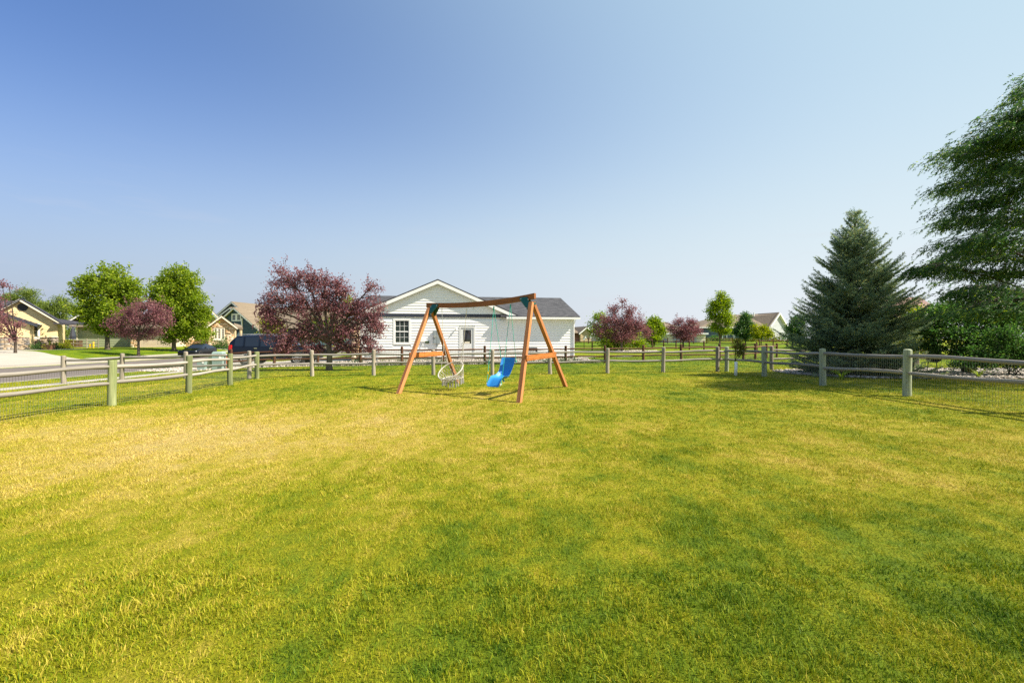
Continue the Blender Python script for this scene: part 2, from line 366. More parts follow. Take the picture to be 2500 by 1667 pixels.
# ------------------------------------------------------------------ the setting: turf, street, pavements, beds
RX0, RX1 = -33.5, -21.0                      # street from kerb to kerb
def pip(poly, x, y):
    ins = np.zeros(np.shape(x), bool); n = len(poly)
    for i in range(n):
        (x1, y1), (x2, y2) = poly[i], poly[(i+1) % n]
        c = ((y1 > y) != (y2 > y)) & (x < (x2-x1)*(y-y1)/((y2-y1) if y2 != y1 else 1e-9) + x1); ins ^= c
    return ins
P_FARDRIVE = [(-33.5,26),(-33.5,37.8),(-36.5,38.6),(-41,40.6),(-50.5,46.3),(-47.5,50.2),(-49,52.6),(-62,47.5),(-75,40),(-75,24)]
P_NEARDRIVE = [(-21,29.0),(-12.0,29.4),(-11.6,36),(-21,36)]
P_FARDRIVE2 = [(-33.5,60),(-33.5,68),(-44,72),(-46,64)]
P_BED_HOUSE = [(-16.4,25.2),(-8.5,26.1),(4.9,27.9),(5.6,28.6),(5.6,35),(-11.5,31.5),(-11.8,29.2),(-16.6,28.8)]
P_BED_RIGHT = [(11.2,19.6),(10.9,18.0),(11.1,16.2),(12.0,15.1),(14,14.8),(17,14.9),(22,15.1),(24,17),(23,21),(17,21.5),(13,20.6)]
P_BED_TREE = [(11.2,49.4),(12.2,48.2),(14,48.0),(15.6,48.8),(16,50.4),(14.5,51.5),(12,51.3)]
HARD = [P_FARDRIVE, P_NEARDRIVE, P_FARDRIVE2, P_BED_HOUSE, P_BED_RIGHT, P_BED_TREE]

def grid_obj(name, xs, ys, dz, mat, kind='structure', parent=None, smooth=True):
    X, Y = np.meshgrid(xs, ys); Z = gz(X, Y) + (dz(X, Y) if callable(dz) else dz)
    v = np.stack([X.ravel(), Y.ravel(), Z.ravel()], 1); nx, ny = len(xs), len(ys)
    i = np.arange((nx-1)*(ny-1)); r, c = i // (nx-1), i % (nx-1); a = r*nx + c
    o = link(name, np_mesh(name, v, np.stack([a, a+1, a+nx+1, a+nx], 1), mat, smooth), parent)
    if kind: o['kind'] = kind
    return o
def corridor(X, Y): return np.where((X < RX1-.05) & (X > RX0+.05), -0.30, 0.0)
xs = np.unique(np.concatenate([np.linspace(-60,60,121), np.sinh(np.linspace(-6.2,6.2,60))*6.0, [RX0, RX0+.06, RX1-.06, RX1]]))
ys = np.unique(np.concatenate([np.linspace(-20,130,101), 130+np.sinh(np.linspace(0,6,25))*12, -20-np.sinh(np.linspace(0,5,12))*8]))
grid_obj('ground', xs, ys, corridor, M['turf'])
yl = np.linspace(-60, 220, 141)
grid_obj('street', np.linspace(RX0, RX1, 7), yl, -0.125, M['asphalt'])
def strip(name, x0, x1, top, y0=-60, y1=220, mat='concrete'):      # kerbs and pavements: solid strips following the land
    m = MB(); yy = np.arange(y0, y1+.1, 2.0)
    for a, b in zip(yy[:-1], yy[1:]):
        xm = (x0+x1)/2
        za0, za1, zb0, zb1 = G(x0,a)+top, G(x1,a)+top, G(x0,b)+top, G(x1,b)+top; g = .006
        m.hexa([(x0,a+g,za0-.4),(x1,a+g,za1-.4),(x1,b,zb1-.4),(x0,b,zb0-.4),(x0,a+g,za0),(x1,a+g,za1),(x1,b,zb1),(x0,b,zb0)])
    o = m.build(name, M[mat]); o['kind'] = 'structure'; return o
strip('kerb', RX1-.02, RX1+.16, .012); strip('kerb', RX0-.16, RX0+.02, .012)
strip('pavement', -18.25, -17.0, .014, -60, 120); strip('pavement', -37.3, -36.1, .014, 39.6, 200)
def sheet(name, poly, mat, dz=.02, n=40):
    """flat area following the land: clipped grid cells of a polygon"""
    bm = bmesh.new(); bm.faces.new([bm.verts.new((x, y, 0)) for x, y in poly])
    px = [p[0] for p in poly]; py = [p[1] for p in poly]
    for ax, lo, hi in ((0, min(px), max(px)), (1, min(py), max(py))):
        for k in np.arange(math.ceil(lo)+.013, hi, 1.0):
            no = (1,0,0) if ax == 0 else (0,1,0); co = (k,0,0) if ax == 0 else (0,k,0)
            bmesh.ops.bisect_plane(bm, geom=bm.verts[:]+bm.edges[:]+bm.faces[:], plane_co=co, plane_no=no)
    for v in bm.verts: v.co.z = G(v.co.x, v.co.y) + dz
    for f in bm.faces:
        if f.normal.z < 0: f.normal_flip()
    bm.normal_update()
    me = bpy.data.meshes.new(name); bm.to_mesh(me); bm.free(); me.materials.append(mat)
    o = link(name, me); o['kind'] = 'structure'; return o
sheet('driveway', P_FARDRIVE, M['concrete'], .022); sheet('driveway', P_NEARDRIVE, M['concrete'], .024); sheet('driveway', P_FARDRIVE2, M['concrete'], .022)
sheet('gravel_bed', P_BED_HOUSE, M['gravel'], .015); sheet('gravel_bed', P_BED_RIGHT, M['gravel'], .015); sheet('gravel_bed', P_BED_TREE, M['gravel'], .03)
sheet('patio_slab', [(5.3,36.0),(10.2,36.8),(10.0,38.2),(5.2,37.4)], M['concrete'], .03)

def pebbles(name, poly, n, r0, r1, label, parent=None):
    px = [p[0] for p in poly]; py = [p[1] for p in poly]
    x = rng.uniform(min(px), max(px), n*3); y = rng.uniform(min(py), max(py), n*3)
    k = pip(poly, x, y); x, y = x[k][:n], y[k][:n]; n = len(x)
    bm = bmesh.new(); bmesh.ops.create_icosphere(bm, subdivisions=1, radius=1); bv = np.array([v.co[:] for v in bm.verts]); bf = np.array([[v.index for v in f.verts] for f in bm.faces]); bm.free()
    r = rng.uniform(r0, r1, (n,1,1)) * np.concatenate([rng.uniform(.8,1.3,(n,1,1)), rng.uniform(.8,1.3,(n,1,1)), rng.uniform(.5,.8,(n,1,1))], 2)
    v = bv[None]*r*(1+rng.uniform(-.15,.15,(n,len(bv),1)))
    v[:,:,0] += x[:,None]; v[:,:,1] += y[:,None]; v[:,:,2] += (gz(x,y)+.03)[:,None]
    f = bf[None] + (np.arange(n)*len(bv))[:,None,None]
    o = link(name, np_mesh(name, v.reshape(-1,3), f.reshape(-1,3), M['pebble'], True, np.repeat(rng.random(n), len(bf))))
    return tag(o, label, 'gravel', None, 'stuff')
pebbles('gravel', P_BED_RIGHT, 3800, .03, .075, 'grey river stones under the spruce behind the wire fence')
pebbles('gravel', P_BED_HOUSE, 4200, .03, .07, 'tan river stones between brown fence and white house')
pebbles('gravel', P_BED_TREE, 350, .05, .12, 'ring of stones round the distant purple tree')
pebbles('gravel', [(-20.9,25.2),(-16.6,24.6),(-16.4,28.6),(-20.9,28.9)], 1300, .03, .07, 'pale stones by the utility cabinets beside the pavement')

# ------------------------------------------------------------------ grass blades
def vnoise(x, y, s, seed):
    r = np.random.default_rng(seed); T = r.random((64, 64))
    u, v = x/s, y/s; i, j = np.floor(u).astype(int), np.floor(v).astype(int); f, g = u-i, v-j; f = f*f*(3-2*f); g = g*g*(3-2*g)
    t = lambda a, b: T[a % 64, b % 64]
    return (t(i,j)*(1-f)+t(i+1,j)*f)*(1-g) + (t(i,j+1)*(1-f)+t(i+1,j+1)*f)*g
def blades():
    """tufts of blades: each tuft fans out from its own centre and has its own height and colour"""
    X = []; Y = []; H = []; W = []; LX = []; LY = []; V = []
    zones = ((1.45,2.6,9800,.0038,12),(2.6,4.2,6000,.0048,12),(4.2,7,3000,.0068,10),(7,11,1350,.011,8),(11,16,640,.016,6),(16,24,300,.022,4),(24,40,90,.040,2))
    for d0, d1, dens, w, per in [(a, b, c*.92, e, 1) for a, b, c, e, f in zones] + [(a, b, c*.54, e, f) for a, b, c, e, f in zones]:
        hw = 1.18*d1 + .8; nt = int(2*hw*(d1-d0)*dens/per)
        y = rng.uniform(d0, d1, nt); x = rng.uniform(-hw, hw, nt); k = np.abs(x) < 1.18*y + .8; x, y = x[k], y[k]
        c = vnoise(x, y, .13, 3)*.45 + vnoise(x, y, .42, 4)*.55
        k = rng.random(len(x)) < (.62 + .6*c if per == 1 else .25 + 1.2*c); x, y, c = x[k], y[k], c[k]
        bad = (x < RX1+.2) & (x > RX0-.2) | ((x < -16.95) & (x > -18.3)) | ((x < -36.0) & (x > -37.4) & (y > 39.5))
        for p in HARD: bad |= pip(p, x, y)
        bad |= (y > 33.0 + (x+5)*.139) & (x > -11.5) & (x < 5.2)
        x, y, c = x[~bad], y[~bad], c[~bad]
        th = (.020 if per == 1 else .0235)*np.exp(rng.normal(0,.30,len(x)))*(.5 + 1.0*c); tv = rng.random(len(x))
        near = (np.abs(np.abs(x)-9.2) < .14) & (y < 20) | (np.abs(y - (19.3+.04*x)) < .12); th = np.where(near, th*rng.uniform(1.2,2.4,len(x)), th)
        ta = rng.uniform(0, 2*math.pi, len(x)); tl = rng.uniform(0,.9 if per == 1 else .5,len(x))
        i = np.repeat(np.arange(len(x)), per); n = len(i); sp = .018 + .35*th[i]
        ox, oy = rng.normal(size=n)*sp, rng.normal(size=n)*sp; r = np.hypot(ox, oy)+1e-6
        h = th[i]*rng.uniform(.55,1.25,n); ln = h*np.clip(.25+.5*r/sp*rng.random(n),0,1.2)
        X.append(x[i]+ox); Y.append(y[i]+oy); H.append(h); W.append(w*rng.uniform(.6,1.35,n))
        LX.append(ox/r*ln + np.cos(ta[i])*tl[i]*h); LY.append(oy/r*ln + np.sin(ta[i])*tl[i]*h); V.append(np.clip(tv[i]*.55 + rng.random(n)*.45,0,1))
    x, y, h, w, lx, ly, var = map(np.concatenate, (X, Y, H, W, LX, LY, V)); n = len(x)
    yaw = rng.uniform(0, 2*math.pi, n); z = gz(x, y); cx, sx = np.cos(yaw), np.sin(yaw)
    v = np.empty((n, 5, 3))
    v[:,0] = np.stack([x-cx*w/2, y-sx*w/2, z-.004], 1); v[:,1] = np.stack([x+cx*w/2, y+sx*w/2, z-.004], 1)
    v[:,2] = np.stack([x+cx*w*.4+lx*.35, y+sx*w*.4+ly*.35, z+h*.62], 1); v[:,3] = np.stack([x-cx*w*.4+lx*.35, y-sx*w*.4+ly*.35, z+h*.62], 1)
    v[:,4] = np.stack([x+lx, y+ly, z+h], 1)
    b = np.arange(n)[:,None]*5; nr = (y < 2.9); bn, bf = b[nr], b[~nr]
    f = np.concatenate([np.stack([bn+np.array([[0,1,2]]), bn+np.array([[0,2,3]]), bn+np.array([[3,2,4]])], 1).reshape(-1,3), bf+np.array([[0,1,4]])])
    o = link('lawn_grass', np_mesh('lawn_grass', v.reshape(-1,3), f, M['blade'], False, np.concatenate([np.repeat(var[nr], 3), var[~nr]])))
    tag(o, 'short mown grass with green and straw-dry patches over the yard', 'grass', None, 'stuff')
    print('blades', n)
blades()

# ------------------------------------------------------------------ fences
def post_mesh(name, h, r, style, mat, seed):
    rs = random.Random(seed); n = 14; m = MB(); pts = []; rad = []
    ph = [rs.uniform(0, 6.28) for _ in range(4)]
    prof = [(-.3,1.03),(0,1.03),(.25,1.0),(.55,1.0),(.85,.99),(1-.05/h*0-.03,.985)]
    prof += ([(1.0,.94),(1.012,.75),(1.02,.4)] if style == 'dome' else [(.995,.985),(1.0,.93)])
    for k, (t, q) in enumerate(prof):
        rr = r*q
        for j in range(n):
            a = 2*math.pi*j/n; w = 1 + .035*math.sin(2*a+ph[0]+t) + .03*math.sin(3*a+ph[1]-2*t) + rs.uniform(-.012,.012)
            m.v.append((math.cos(a)*rr*w + .012*math.sin(2*t+ph[2])*(t>0), math.sin(a)*rr*w, t*h))
    K = len(prof)
    for i in range(K-1):
        for j in range(n): a = i*n+j; b = i*n+(j+1)%n; m.f.append((a,b,b+n,a+n))
    m.f.append(tuple((K-1)*n+j for j in range(n)))
    me = m.mesh(name, mat, True)
    me.set_sharp_from_angle(angle=R(40)); return me
def rail_mesh(name, r, mat, seed):              # one metre of rail along x, ends tapered into tenons
    rs = random.Random(seed); m = MB(); n = 10; K = 13; ph = [rs.uniform(0,6.28) for _ in range(5)]
    for i in range(K):
        t = i/(K-1); q = 1.0 - .38*(1-min(1, t/.05)) - .38*(1-min(1, (1-t)/.05))
        q *= 1 + .07*math.sin(3*t*3.1+ph[0]) + rs.uniform(-.05,.05)
        oy, oz = .014*math.sin(3.1*t+ph[1]), .020*math.sin(3.1*t*1.3+ph[2])+rs.uniform(-.003,.003)
        for j in range(n):
            a = 2*math.pi*j/n; w = 1 + .06*math.sin(2*a+ph[3]+t*2) + rs.uniform(-.03,.03)
            m.v.append((t, oy + math.cos(a)*r*q*w, oz + math.sin(a)*r*q*w))
    for i in range(K-1):
        for j in range(n): a = i*n+j; b = i*n+(j+1)%n; m.f.append((a,b,b+n,a+n))
    m.f.append(tuple(range(n))); m.f.append(tuple((K-1)*n+j for j in range(n)))
    me = m.mesh(name, mat, True); me.set_sharp_from_angle(angle=R(50)); return me
def wire_mesh(name, L, h, dx, dz, r):
    n = int(L/dx); V = []; Fc = []
    def wire(a, b):
        k = len(V); a, b = Vector(a), Vector(b); u = Vector((1,0,0)) if abs(a.x-b.x) < 1e-6 else Vector((0,0,1)); s = Vector((0,1,0))
        for p in (a, b):
            for q in (u*r+s*r, -u*r+s*r, -s*r*1.2): V.append(p+q)
        for j in range(3): Fc.append((k+j, k+(j+1)%3, k+(j+1)%3+3, k+j+3))
    for i in range(n+1): wire((i/n, 0, 0), (i/n, 0, h))
    for i in range(int(h/dz)+1): wire((0, 0, i*dz), (1, 0, i*dz))
    # bars along x would be scaled with the bay: their radius is in y and z, so that is safe
    m = MB(); m.v = [tuple(v) for v in V]; m.f = Fc
    for i in range(len(m.v)):
        pass
    return m.mesh(name, M['wire'])
PM = {}
def posts_for(style):
    if style not in PM:
        spec = {'grey': ('dome', M['grey_wood'], .079), 'green': ('flat', M['green_wood'], .083), 'pale': ('dome', M['green_wood2'], .085), 'brown': ('dome', M['brown_wood'], .078), 'white': ('flat', M['grey_wood'], .05)}[style]
        PM[style] = [post_mesh('post', 1.0, spec[2], spec[0], spec[1], s*7+len(PM)) for s in range(3)]
    return PM[style]
RM = {'grey': [rail_mesh('rail', .046, M['grey_rail'], s) for s in range(5)], 'brown': [rail_mesh('rail', .045, M['brown_rail'], 20+s) for s in range(4)]}
WM = wire_mesh('wire_mesh', 2.45, .88, .051, .102, .0009)
WM2 = wire_mesh('wire_mesh', 2.45, .82, .102, .102, .0014)
def fence(name, label, pts, h=1.06, styles='grey', rails=(.89,.52), rail='grey', wire=None, group=None, side=0.06, cat='fence', seed=1):
    rs = random.Random(seed); x0, y0 = pts[0]; root = empty(name, (x0, y0, G(x0,y0)), label=label, cat=cat, group=group)
    z0 = G(x0, y0)
    for i, (x, y) in enumerate(pts):
        st = styles if isinstance(styles, str) else styles[min(i, len(styles)-1)]
        o = link('post', rs.choice(posts_for(st)), root); o.location = (x-x0, y-y0, G(x,y)-z0)
        hh = h*rs.uniform(.985,1.02); o.scale = (1,1,hh); o.rotation_euler = (rs.uniform(-.016,.016), rs.uniform(-.016,.016), rs.uniform(0,6.28))
    for (xa, ya), (xb, yb) in zip(pts[:-1], pts[1:]):
        L = math.hypot(xb-xa, yb-ya); yaw = math.atan2(yb-ya, xb-xa)
        for rz in rails:
            za, zb = G(xa,ya)+rz+rs.uniform(-.02,.02), G(xb,yb)+rz+rs.uniform(-.02,.02)
            o = link('rail', rs.choice(RM[rail]), root); o.location = (xa-x0, ya-y0, za-z0)
            o.rotation_euler = (0, -math.atan2(zb-za, L), yaw); o.scale = (L,1,1)
        if wire is not None:
            o = link('wire_mesh', wire, root); nx, ny = -math.sin(yaw), math.cos(yaw)
            o.location = (xa-x0+nx*side, ya-y0+ny*side, G(xa,ya)-z0+.03); o.scale = (L,1,1)
            o.rotation_euler = (0, -math.atan2(G(xb,yb)-G(xa,ya), L), yaw)
    return root
left_pts = [(-9.3,5.6),(-9.28,8.05),(-9.24,10.5),(-9.2,12.95),(-9.45,15.25),(-9.95,17.75)]
back_px = [762,912,1058,1202,1343,1483,1619,1752]
def back_y(x): return 18.75 + .055*(x+9)  if x < 0 else 19.25 + .05*x
def back_at(px):
    d = 19.
    for _ in range(8): d = back_y(wx(px, d))
    return (wx(px, d), d)
back_pts = [left_pts[-1]] + [back_at(p) for p in back_px] + [(9.32,19.75)]
right_pts = [(9.32,19.75),(9.15,16.5),(8.95,13.1),(9.12,10.5),(9.2,8.0),(9.25,5.5)]
fence('yard_fence', 'weathered two-rail fence with green-tinted posts on the left side of the yard', left_pts, styles='green', wire=WM, side=.07, seed=3)
fence('yard_fence', 'grey two-rail fence with wire mesh running across behind the swing set', back_pts, styles=['green','grey','grey','grey','grey','grey','grey','grey','grey','pale'], wire=WM, side=.07, seed=4)
fence('yard_fence', 'two-rail fence with pale green posts in front of the spruce', right_pts, styles='pale', wire=WM, side=-.07, seed=5, rails=(.9,.53))
fence('street_fence', 'grey two-rail fence reaching from the yard corner to the pavement', [(wx(155,17.7),17.7),(wx(297,17.9),17.9),(wx(453,18.0),18.0),(wx(608,18.05),18.05),(-9.95,17.95)][:4], styles='grey', seed=6)
fence('lot_fence', 'grey two-rail fence running off behind the spruce', [(wx(1884,20.2),20.2),(14.0,20.5),(16.4,20.8),(18.8,21.1),(21.2,21.4),(23.6,21.7)], styles='grey', seed=8)
def brown_at(px):
    d = 27.
    for _ in range(8): d = 27.25 + .105*wx(px, d)
    return (wx(px, d), d)
fence('neighbour_fence', 'dark brown two-rail fence in front of the white house', [brown_at(p) for p in (563,669,776,880,981,1082,1184,1283,1381,1477,1571,1663,1757)] + [(15.3,30.1),(17.0,31.8),(18.8,33.6),(20.6,35.4)], styles='brown', rail='brown', wire=WM2, side=.06, rails=(.87,.42), seed=9, h=1.08)
fence('far_fence', 'brown two-rail fence running behind the white house towards the purple tree', [(wx(1300,54),54),(7.1,54),(9.5,54),(11.7,53.8),(13.9,53.6),(16.1,55)], styles='brown', rail='brown', rails=(.9,.45), seed=10)
fence('far_fence', 'brown two-rail fence receding past the tall green sapling', [(17.4+i*.75, 66-i*2.35) for i in range(10)], styles='brown', rail='brown', rails=(.9,.45), seed=11)
fence('far_fence', 'brown fence in front of the pale grey gable of the slate blue house', [(34.5+i*2.3, 63.5+i*.6) for i in range(5)], styles='brown', rail='brown', rails=(.9,.4), seed=12)
fence('far_fence', 'distant brown fence beyond the shrubs on the right', [(40+i*2.4, 52-i*.3) for i in range(9)], styles='brown', rail='brown', rails=(.9,.4), seed=15)
fence('far_fence', 'low brown fence along the foot of the tan gabled house', [(wx(1404,78)+i*2.3, 78+i*.1) for i in range(13)], styles='brown', rail='brown', rails=(.9,.45), seed=16)
fence('garden_fence', 'pale fence with a gate beside the cream house', [(wx(147,56),56),(wx(179,56.3),56.3),(wx(212,56.5),56.5),(wx(240,57),57)], styles='white', rails=(.95,.55,.15), seed=13, h=1.2)

# ------------------------------------------------------------------ swing set
FR, RR = Vector((.17,10.75,0)), Vector((1.66,14.05,0))
FL, RL = Vector((-3.13,12.55,0)), Vector((-1.86,15.55,0))
AR, AL = Vector((.52,11.95,2.49)), Vector((-2.50,13.95,2.5))      # heads of the two A-frames
for p in (FR, RR, FL, RL): p.z = G(p.x, p.y)
sw = empty('swing_set', (-.8,13,0), label='wooden A-frame swing set with green brackets standing on the lawn', cat='swing set')
bd = (AR-AL).normalized()
def off(v): return v - Vector((-.8,13,0))
# beam: a warped timber that sags in the middle
m = MB(); K = 15; b0, b1 = AL - bd*.13, AR + bd*.10
for i in range(K):
    t = i/(K-1); c = b0.lerp(b1, t); c = Vector((c.x, c.y, 2.545 + .045*t*t - .012*math.sin(math.pi*t)*6*(1-t*.2) + .04*t**6))
    side = bd.cross(Vector((0,0,1))).normalized()
    for sx, sz in ((-1,-1),(1,-1),(1,1),(-1,1)): m.v.append(tuple(off(c + side*.046*sx + Vector((0,0,.072*sz)))))
for i in range(K-1):
    for j in range(4): a = i*4+j; b = i*4+(j+1)%4; m.f.append((a,b,b+4,a+4))
m.f.append((3,2,1,0)); m.f.append(tuple((K-1)*4+j for j in range(4)))
def beam_z(t): return 2.545 + .045*t*t - .072*math.sin(math.pi*t)*(1-t*.2) + .04*t**6
me = m.mesh('beam', M['cedar_x']); 
# beam grain runs along its own axis
inv = Matrix.Rotation(-math.atan2(bd.y, bd.x), 4, 'Z'); me.transform(inv)
o = link('beam', me, sw); o.rotation_euler = (0,0,math.atan2(bd.y, bd.x))
def timber(name, a, b, w, h, mat, parent, up=(0,0,1), axis=2):
    a, b = Vector(a), Vector(b); L = (b-a).length
    mm = MB().box(-w/2,w/2,-h/2,h/2,0,L) if axis == 2 else MB().box(0,L,-w/2,w/2,-h/2,h/2)
    o = mm.build(name, mat, parent, bevel=.005); t = (b-a).normalized(); u = Vector(up); u = (u-t*u.dot(t)).normalized(); r = u.cross(t) if axis == 2 else u.cross(t)
    mt = Matrix((r, u, t)).transposed() if axis == 2 else Matrix((t, r, u)).transposed()
    if axis == 0: mt = Matrix((t, u.cross(t), u)).transposed()
    o.matrix_local = Matrix.Translation(a) @ mt.to_4x4(); return o
for foot, head, s in ((FR,AR,-1),(RR,AR,1),(FL,AL,-1),(RL,AL,1)):
    d = (foot-head); d.z = 0; d = d.normalized()
    top = head + d*.055 + Vector((0,0,-.03 if head is AR else -.06)); dirn = (foot-top).normalized()
    timber('leg', off(foot + dirn*.12), off(top), .108, .108, M['cedar'], sw, up=bd)
for fa, ra, head in ((FR,RR,AR),(FL,RL,AL)):
    t = .415
    p, q = fa.lerp(head, t), ra.lerp(head, t); ax = (q-p).normalized(); out = bd*(.068 if head is AL else -.068)
    out = bd*.068 * (1 if head is AR else -1)
    br = timber('brace', off(p-ax*.07+out), off(q+ax*.07+out), .04, .145, M['cedar_b'], sw, axis=0)
    for e in (p, q):
        MB().disc(off(e+out*1.35), bd, .016, .012, 8).build('bolt', M['steel'], sw)
for head, s in ((AR,-1),(AL,1)):       # folded green steel corner plates, one on each face of the frame
    cross = bd.cross(Vector((0,0,1))).normalized()
    zt = 2.55 if head is AR else 2.50
    for f in (-1, 1):
        fo = (FR, RR)[f > 0] if head is AR else (FL, RL)[f > 0]
        cr = Vector((fo.x-head.x, fo.y-head.y, 0)).normalized()
        H0 = Vector((head.x, head.y, zt)); inn = bd*s
        P = [H0 + cr*.055 + inn*.36 + Vector((0,0,.06)), H0 + cr*.055 + inn*.12 + Vector((0,0,.06)), H0 + cr*.18 - inn*.05 + Vector((0,0,-.29)), H0 + cr*.15 + inn*.09 + Vector((0,0,-.29)), H0+cr*.055+inn*.36+Vector((0,0,.0))]
        th = cr*.010
        m = MB().add([off(p) for p in P] + [off(p+th) for p in P], [(0,1,2,3,4),(9,8,7,6,5)] + [(i,(i+1)%5,(i+1)%5+5,i+5) for i in range(5)])
        pl = m.build('bracket', M['green_plate'], sw)
        for p in (P[0]*.88+P[2]*.12, P[1]*.8+P[2]*.2, P[2]*.8+P[1]*.2, P[3]*.85+P[0]*.15):
            MB().disc(off(p+th*1.2), cr, .011, .012, 8).build('bolt', M['steel'], pl)
    o = MB().bar(off(Vector((head.x,head.y,zt-.11))-bd*.06), off(Vector((head.x,head.y,zt-.11))+bd*.06), .22, .05).build('bracket', M['green_plate'], sw)
def beam_pt(t, dz=-.085): c = b0.lerp(b1, t); return Vector((c.x, c.y, beam_z(t)+dz))
for t in (.155,.405,.47,.655,.80):
    p = beam_pt(t); m = MB().tube([off(p+Vector((0,0,.02))), off(p+Vector((0,0,-.02)))], .006, 6)
    ring = [p + Vector((0,0,-.045)) + bd*.022*math.cos(a) + Vector((0,0,.025*math.sin(a))) for a in np.linspace(0,2*math.pi,13)]
    m.tube([off(q) for q in ring], .004, 5, cap=False); m.build('swing_hook', M['steel'], sw)

# ---- macrame chair
rope_w = simple('cream_cotton_rope', (.52,.49,.43), .85, .12, 40, bump=.5, bscale=120)
fringe_m = simple('cotton_fringe', (.34,.33,.30), .9, .2, 40, bump=.5)
cc = beam_pt(.27, 0); cc = Vector((cc.x-.07, cc.y-.05, .565)); 
ch = empty('hanging_chair', (cc.x, cc.y, G(cc.x,cc.y)), label='round cream macrame chair with fringe hanging from the swing beam', cat='hanging chair')
def ro(v): return Vector(v) - Vector((cc.x, cc.y, G(cc.x,cc.y)))
fwd = Vector((-.35,-.94,0)).normalized(); rt = Vector((.94,-.35,0)).normalized(); up = Vector((0,0,1))
tilt = R(37); e1 = (rt*1.0 + up*.22).normalized(); e2 = (-fwd*math.cos(tilt) + up*math.sin(tilt)); e2 = (e2 - e1*e2.dot(e1)).normalized(); nrm = e1.cross(e2)
RC = cc + Vector((0,0,.02)); RA = .40
def ringpt(a, r=RA, c=RC): return c + e1*r*math.cos(a) + e2*r*math.sin(a)
N = 40
MB().tube([ro(ringpt(2*math.pi*i/N)) for i in range(N+1)], .017, 8, cap=False).build('hoop', rope_w, ch, True)
SC = cc + Vector((.06,.10,-.21)); SR = .30; s1 = (rt + up*.05).normalized(); s2 = (-fwd*1.0 + up*.12).normalized()
def seatpt(a, r=SR): return SC + s1*r*math.cos(a) + s2*r*math.sin(a)
MB().tube([ro(seatpt(2*math.pi*i/N)) for i in range(N+1)], .014, 8, cap=False).build('seat_hoop', rope_w, ch, True)
m = MB(); NS = 26
def netpt(a, t):      # the bag between hoop and seat ring
    return ringpt(a).lerp(seatpt(a - .1), t) + (up*-.10)*math.sin(math.pi*t)*0.8 - fwd*.05*math.sin(math.pi*t)
for k in range(NS):
    for s in (-1, 1):
        m.tube([ro(netpt(2*math.pi*k/NS + s*.55*t, t)) for t in np.linspace(0,1,7)], .0048, 4, cap=False)
m.build('net', rope_w, ch)
m = MB()
for k in range(9):
    t = -1 + 2*(k+.5)/9; hh = math.sqrt(max(0,1-t*t))*SR
    m.tube([ro(SC + s1*t*SR - s2*hh), ro(SC+s1*t*SR+Vector((0,0,-.03))), ro(SC + s1*t*SR + s2*hh)], .006, 4); m.tube([ro(SC + s2*t*SR - s1*hh), ro(SC+s2*t*SR+Vector((0,0,-.03))), ro(SC + s2*t*SR + s1*hh)], .006, 4)
m.build('seat_net', rope_w, ch)
for k in range(22):
    a = 2*math.pi*k/22 + random.uniform(-.05,.05); p = seatpt(a, SR+.006); L = random.uniform(.16,.24)
    m = MB()
    for q in range(3):
        j = Vector((random.uniform(-.014,.014), random.uniform(-.014,.014), 0)); m.tube([ro(p + j*.4), ro(p+j+Vector((0,0,-L*.5))), ro(p + j*1.7 + Vector((0,0,-L*random.uniform(.9,1.05))))], [.008,.010,.011], 5)
    m.build('tassel', fringe_m, ch)
for tb, angs in ((.155,(2.75,2.05)),(.405,(.25,.95))):
    top = beam_pt(tb, -.13); knot = top.lerp(ringpt(angs[0]).lerp(ringpt(angs[1]), .5), .62)
    m = MB(); m.tube([ro(top), ro(top.lerp(knot, .33))], .007, 6)
    nl = 14
    for q in range(nl):       # short chain
        a0, a1 = top.lerp(knot, q/nl*.33), top.lerp(knot, (q+1)/nl*.33); m.bar(ro(a0), ro(a1), .012 if q%2 else .004, .004 if q%2 else .012)
    m.build('chain', M['steel'], ch)
    m = MB(); m.tube([ro(top.lerp(knot,.33)), ro(knot)], .0075, 6); m.ico(ro(knot), .022, 1, (1,1,1.6))
    for a in angs: m.tube([ro(knot), ro(ringpt(a))], .0075, 6)
    for a in angs: m.tube([ro(ringpt(a)), ro(netpt(a,.5)), ro(seatpt(a))], .007, 6)
    m.build('rope', rope_w, ch)

# ---- moulded blue swing seat
blue_p = simple('blue_moulded_plastic', (.025,.22,.60), .45, .08, 2, bump=.04, bscale=60, spec=.35)
grope = simple('turquoise_rope', (.015,.40,.30), .7, .15, 40, bump=.4)
ss_c = beam_pt(.735, 0); seat0 = Vector((ss_c.x-.04, ss_c.y-.10, 0))
st = empty('blue_swing', (seat0.x, seat0.y, G(seat0.x,seat0.y)), label='bright blue moulded high-back swing seat on turquoise ropes', cat='swing')
def so(v): return Vector(v) - Vector((seat0.x, seat0.y, G(seat0.x, seat0.y)))
sf = Vector((-.50,-.86,0)).normalized(); sr = Vector((sf.y,-sf.x,0))*-1         # seat front and its side
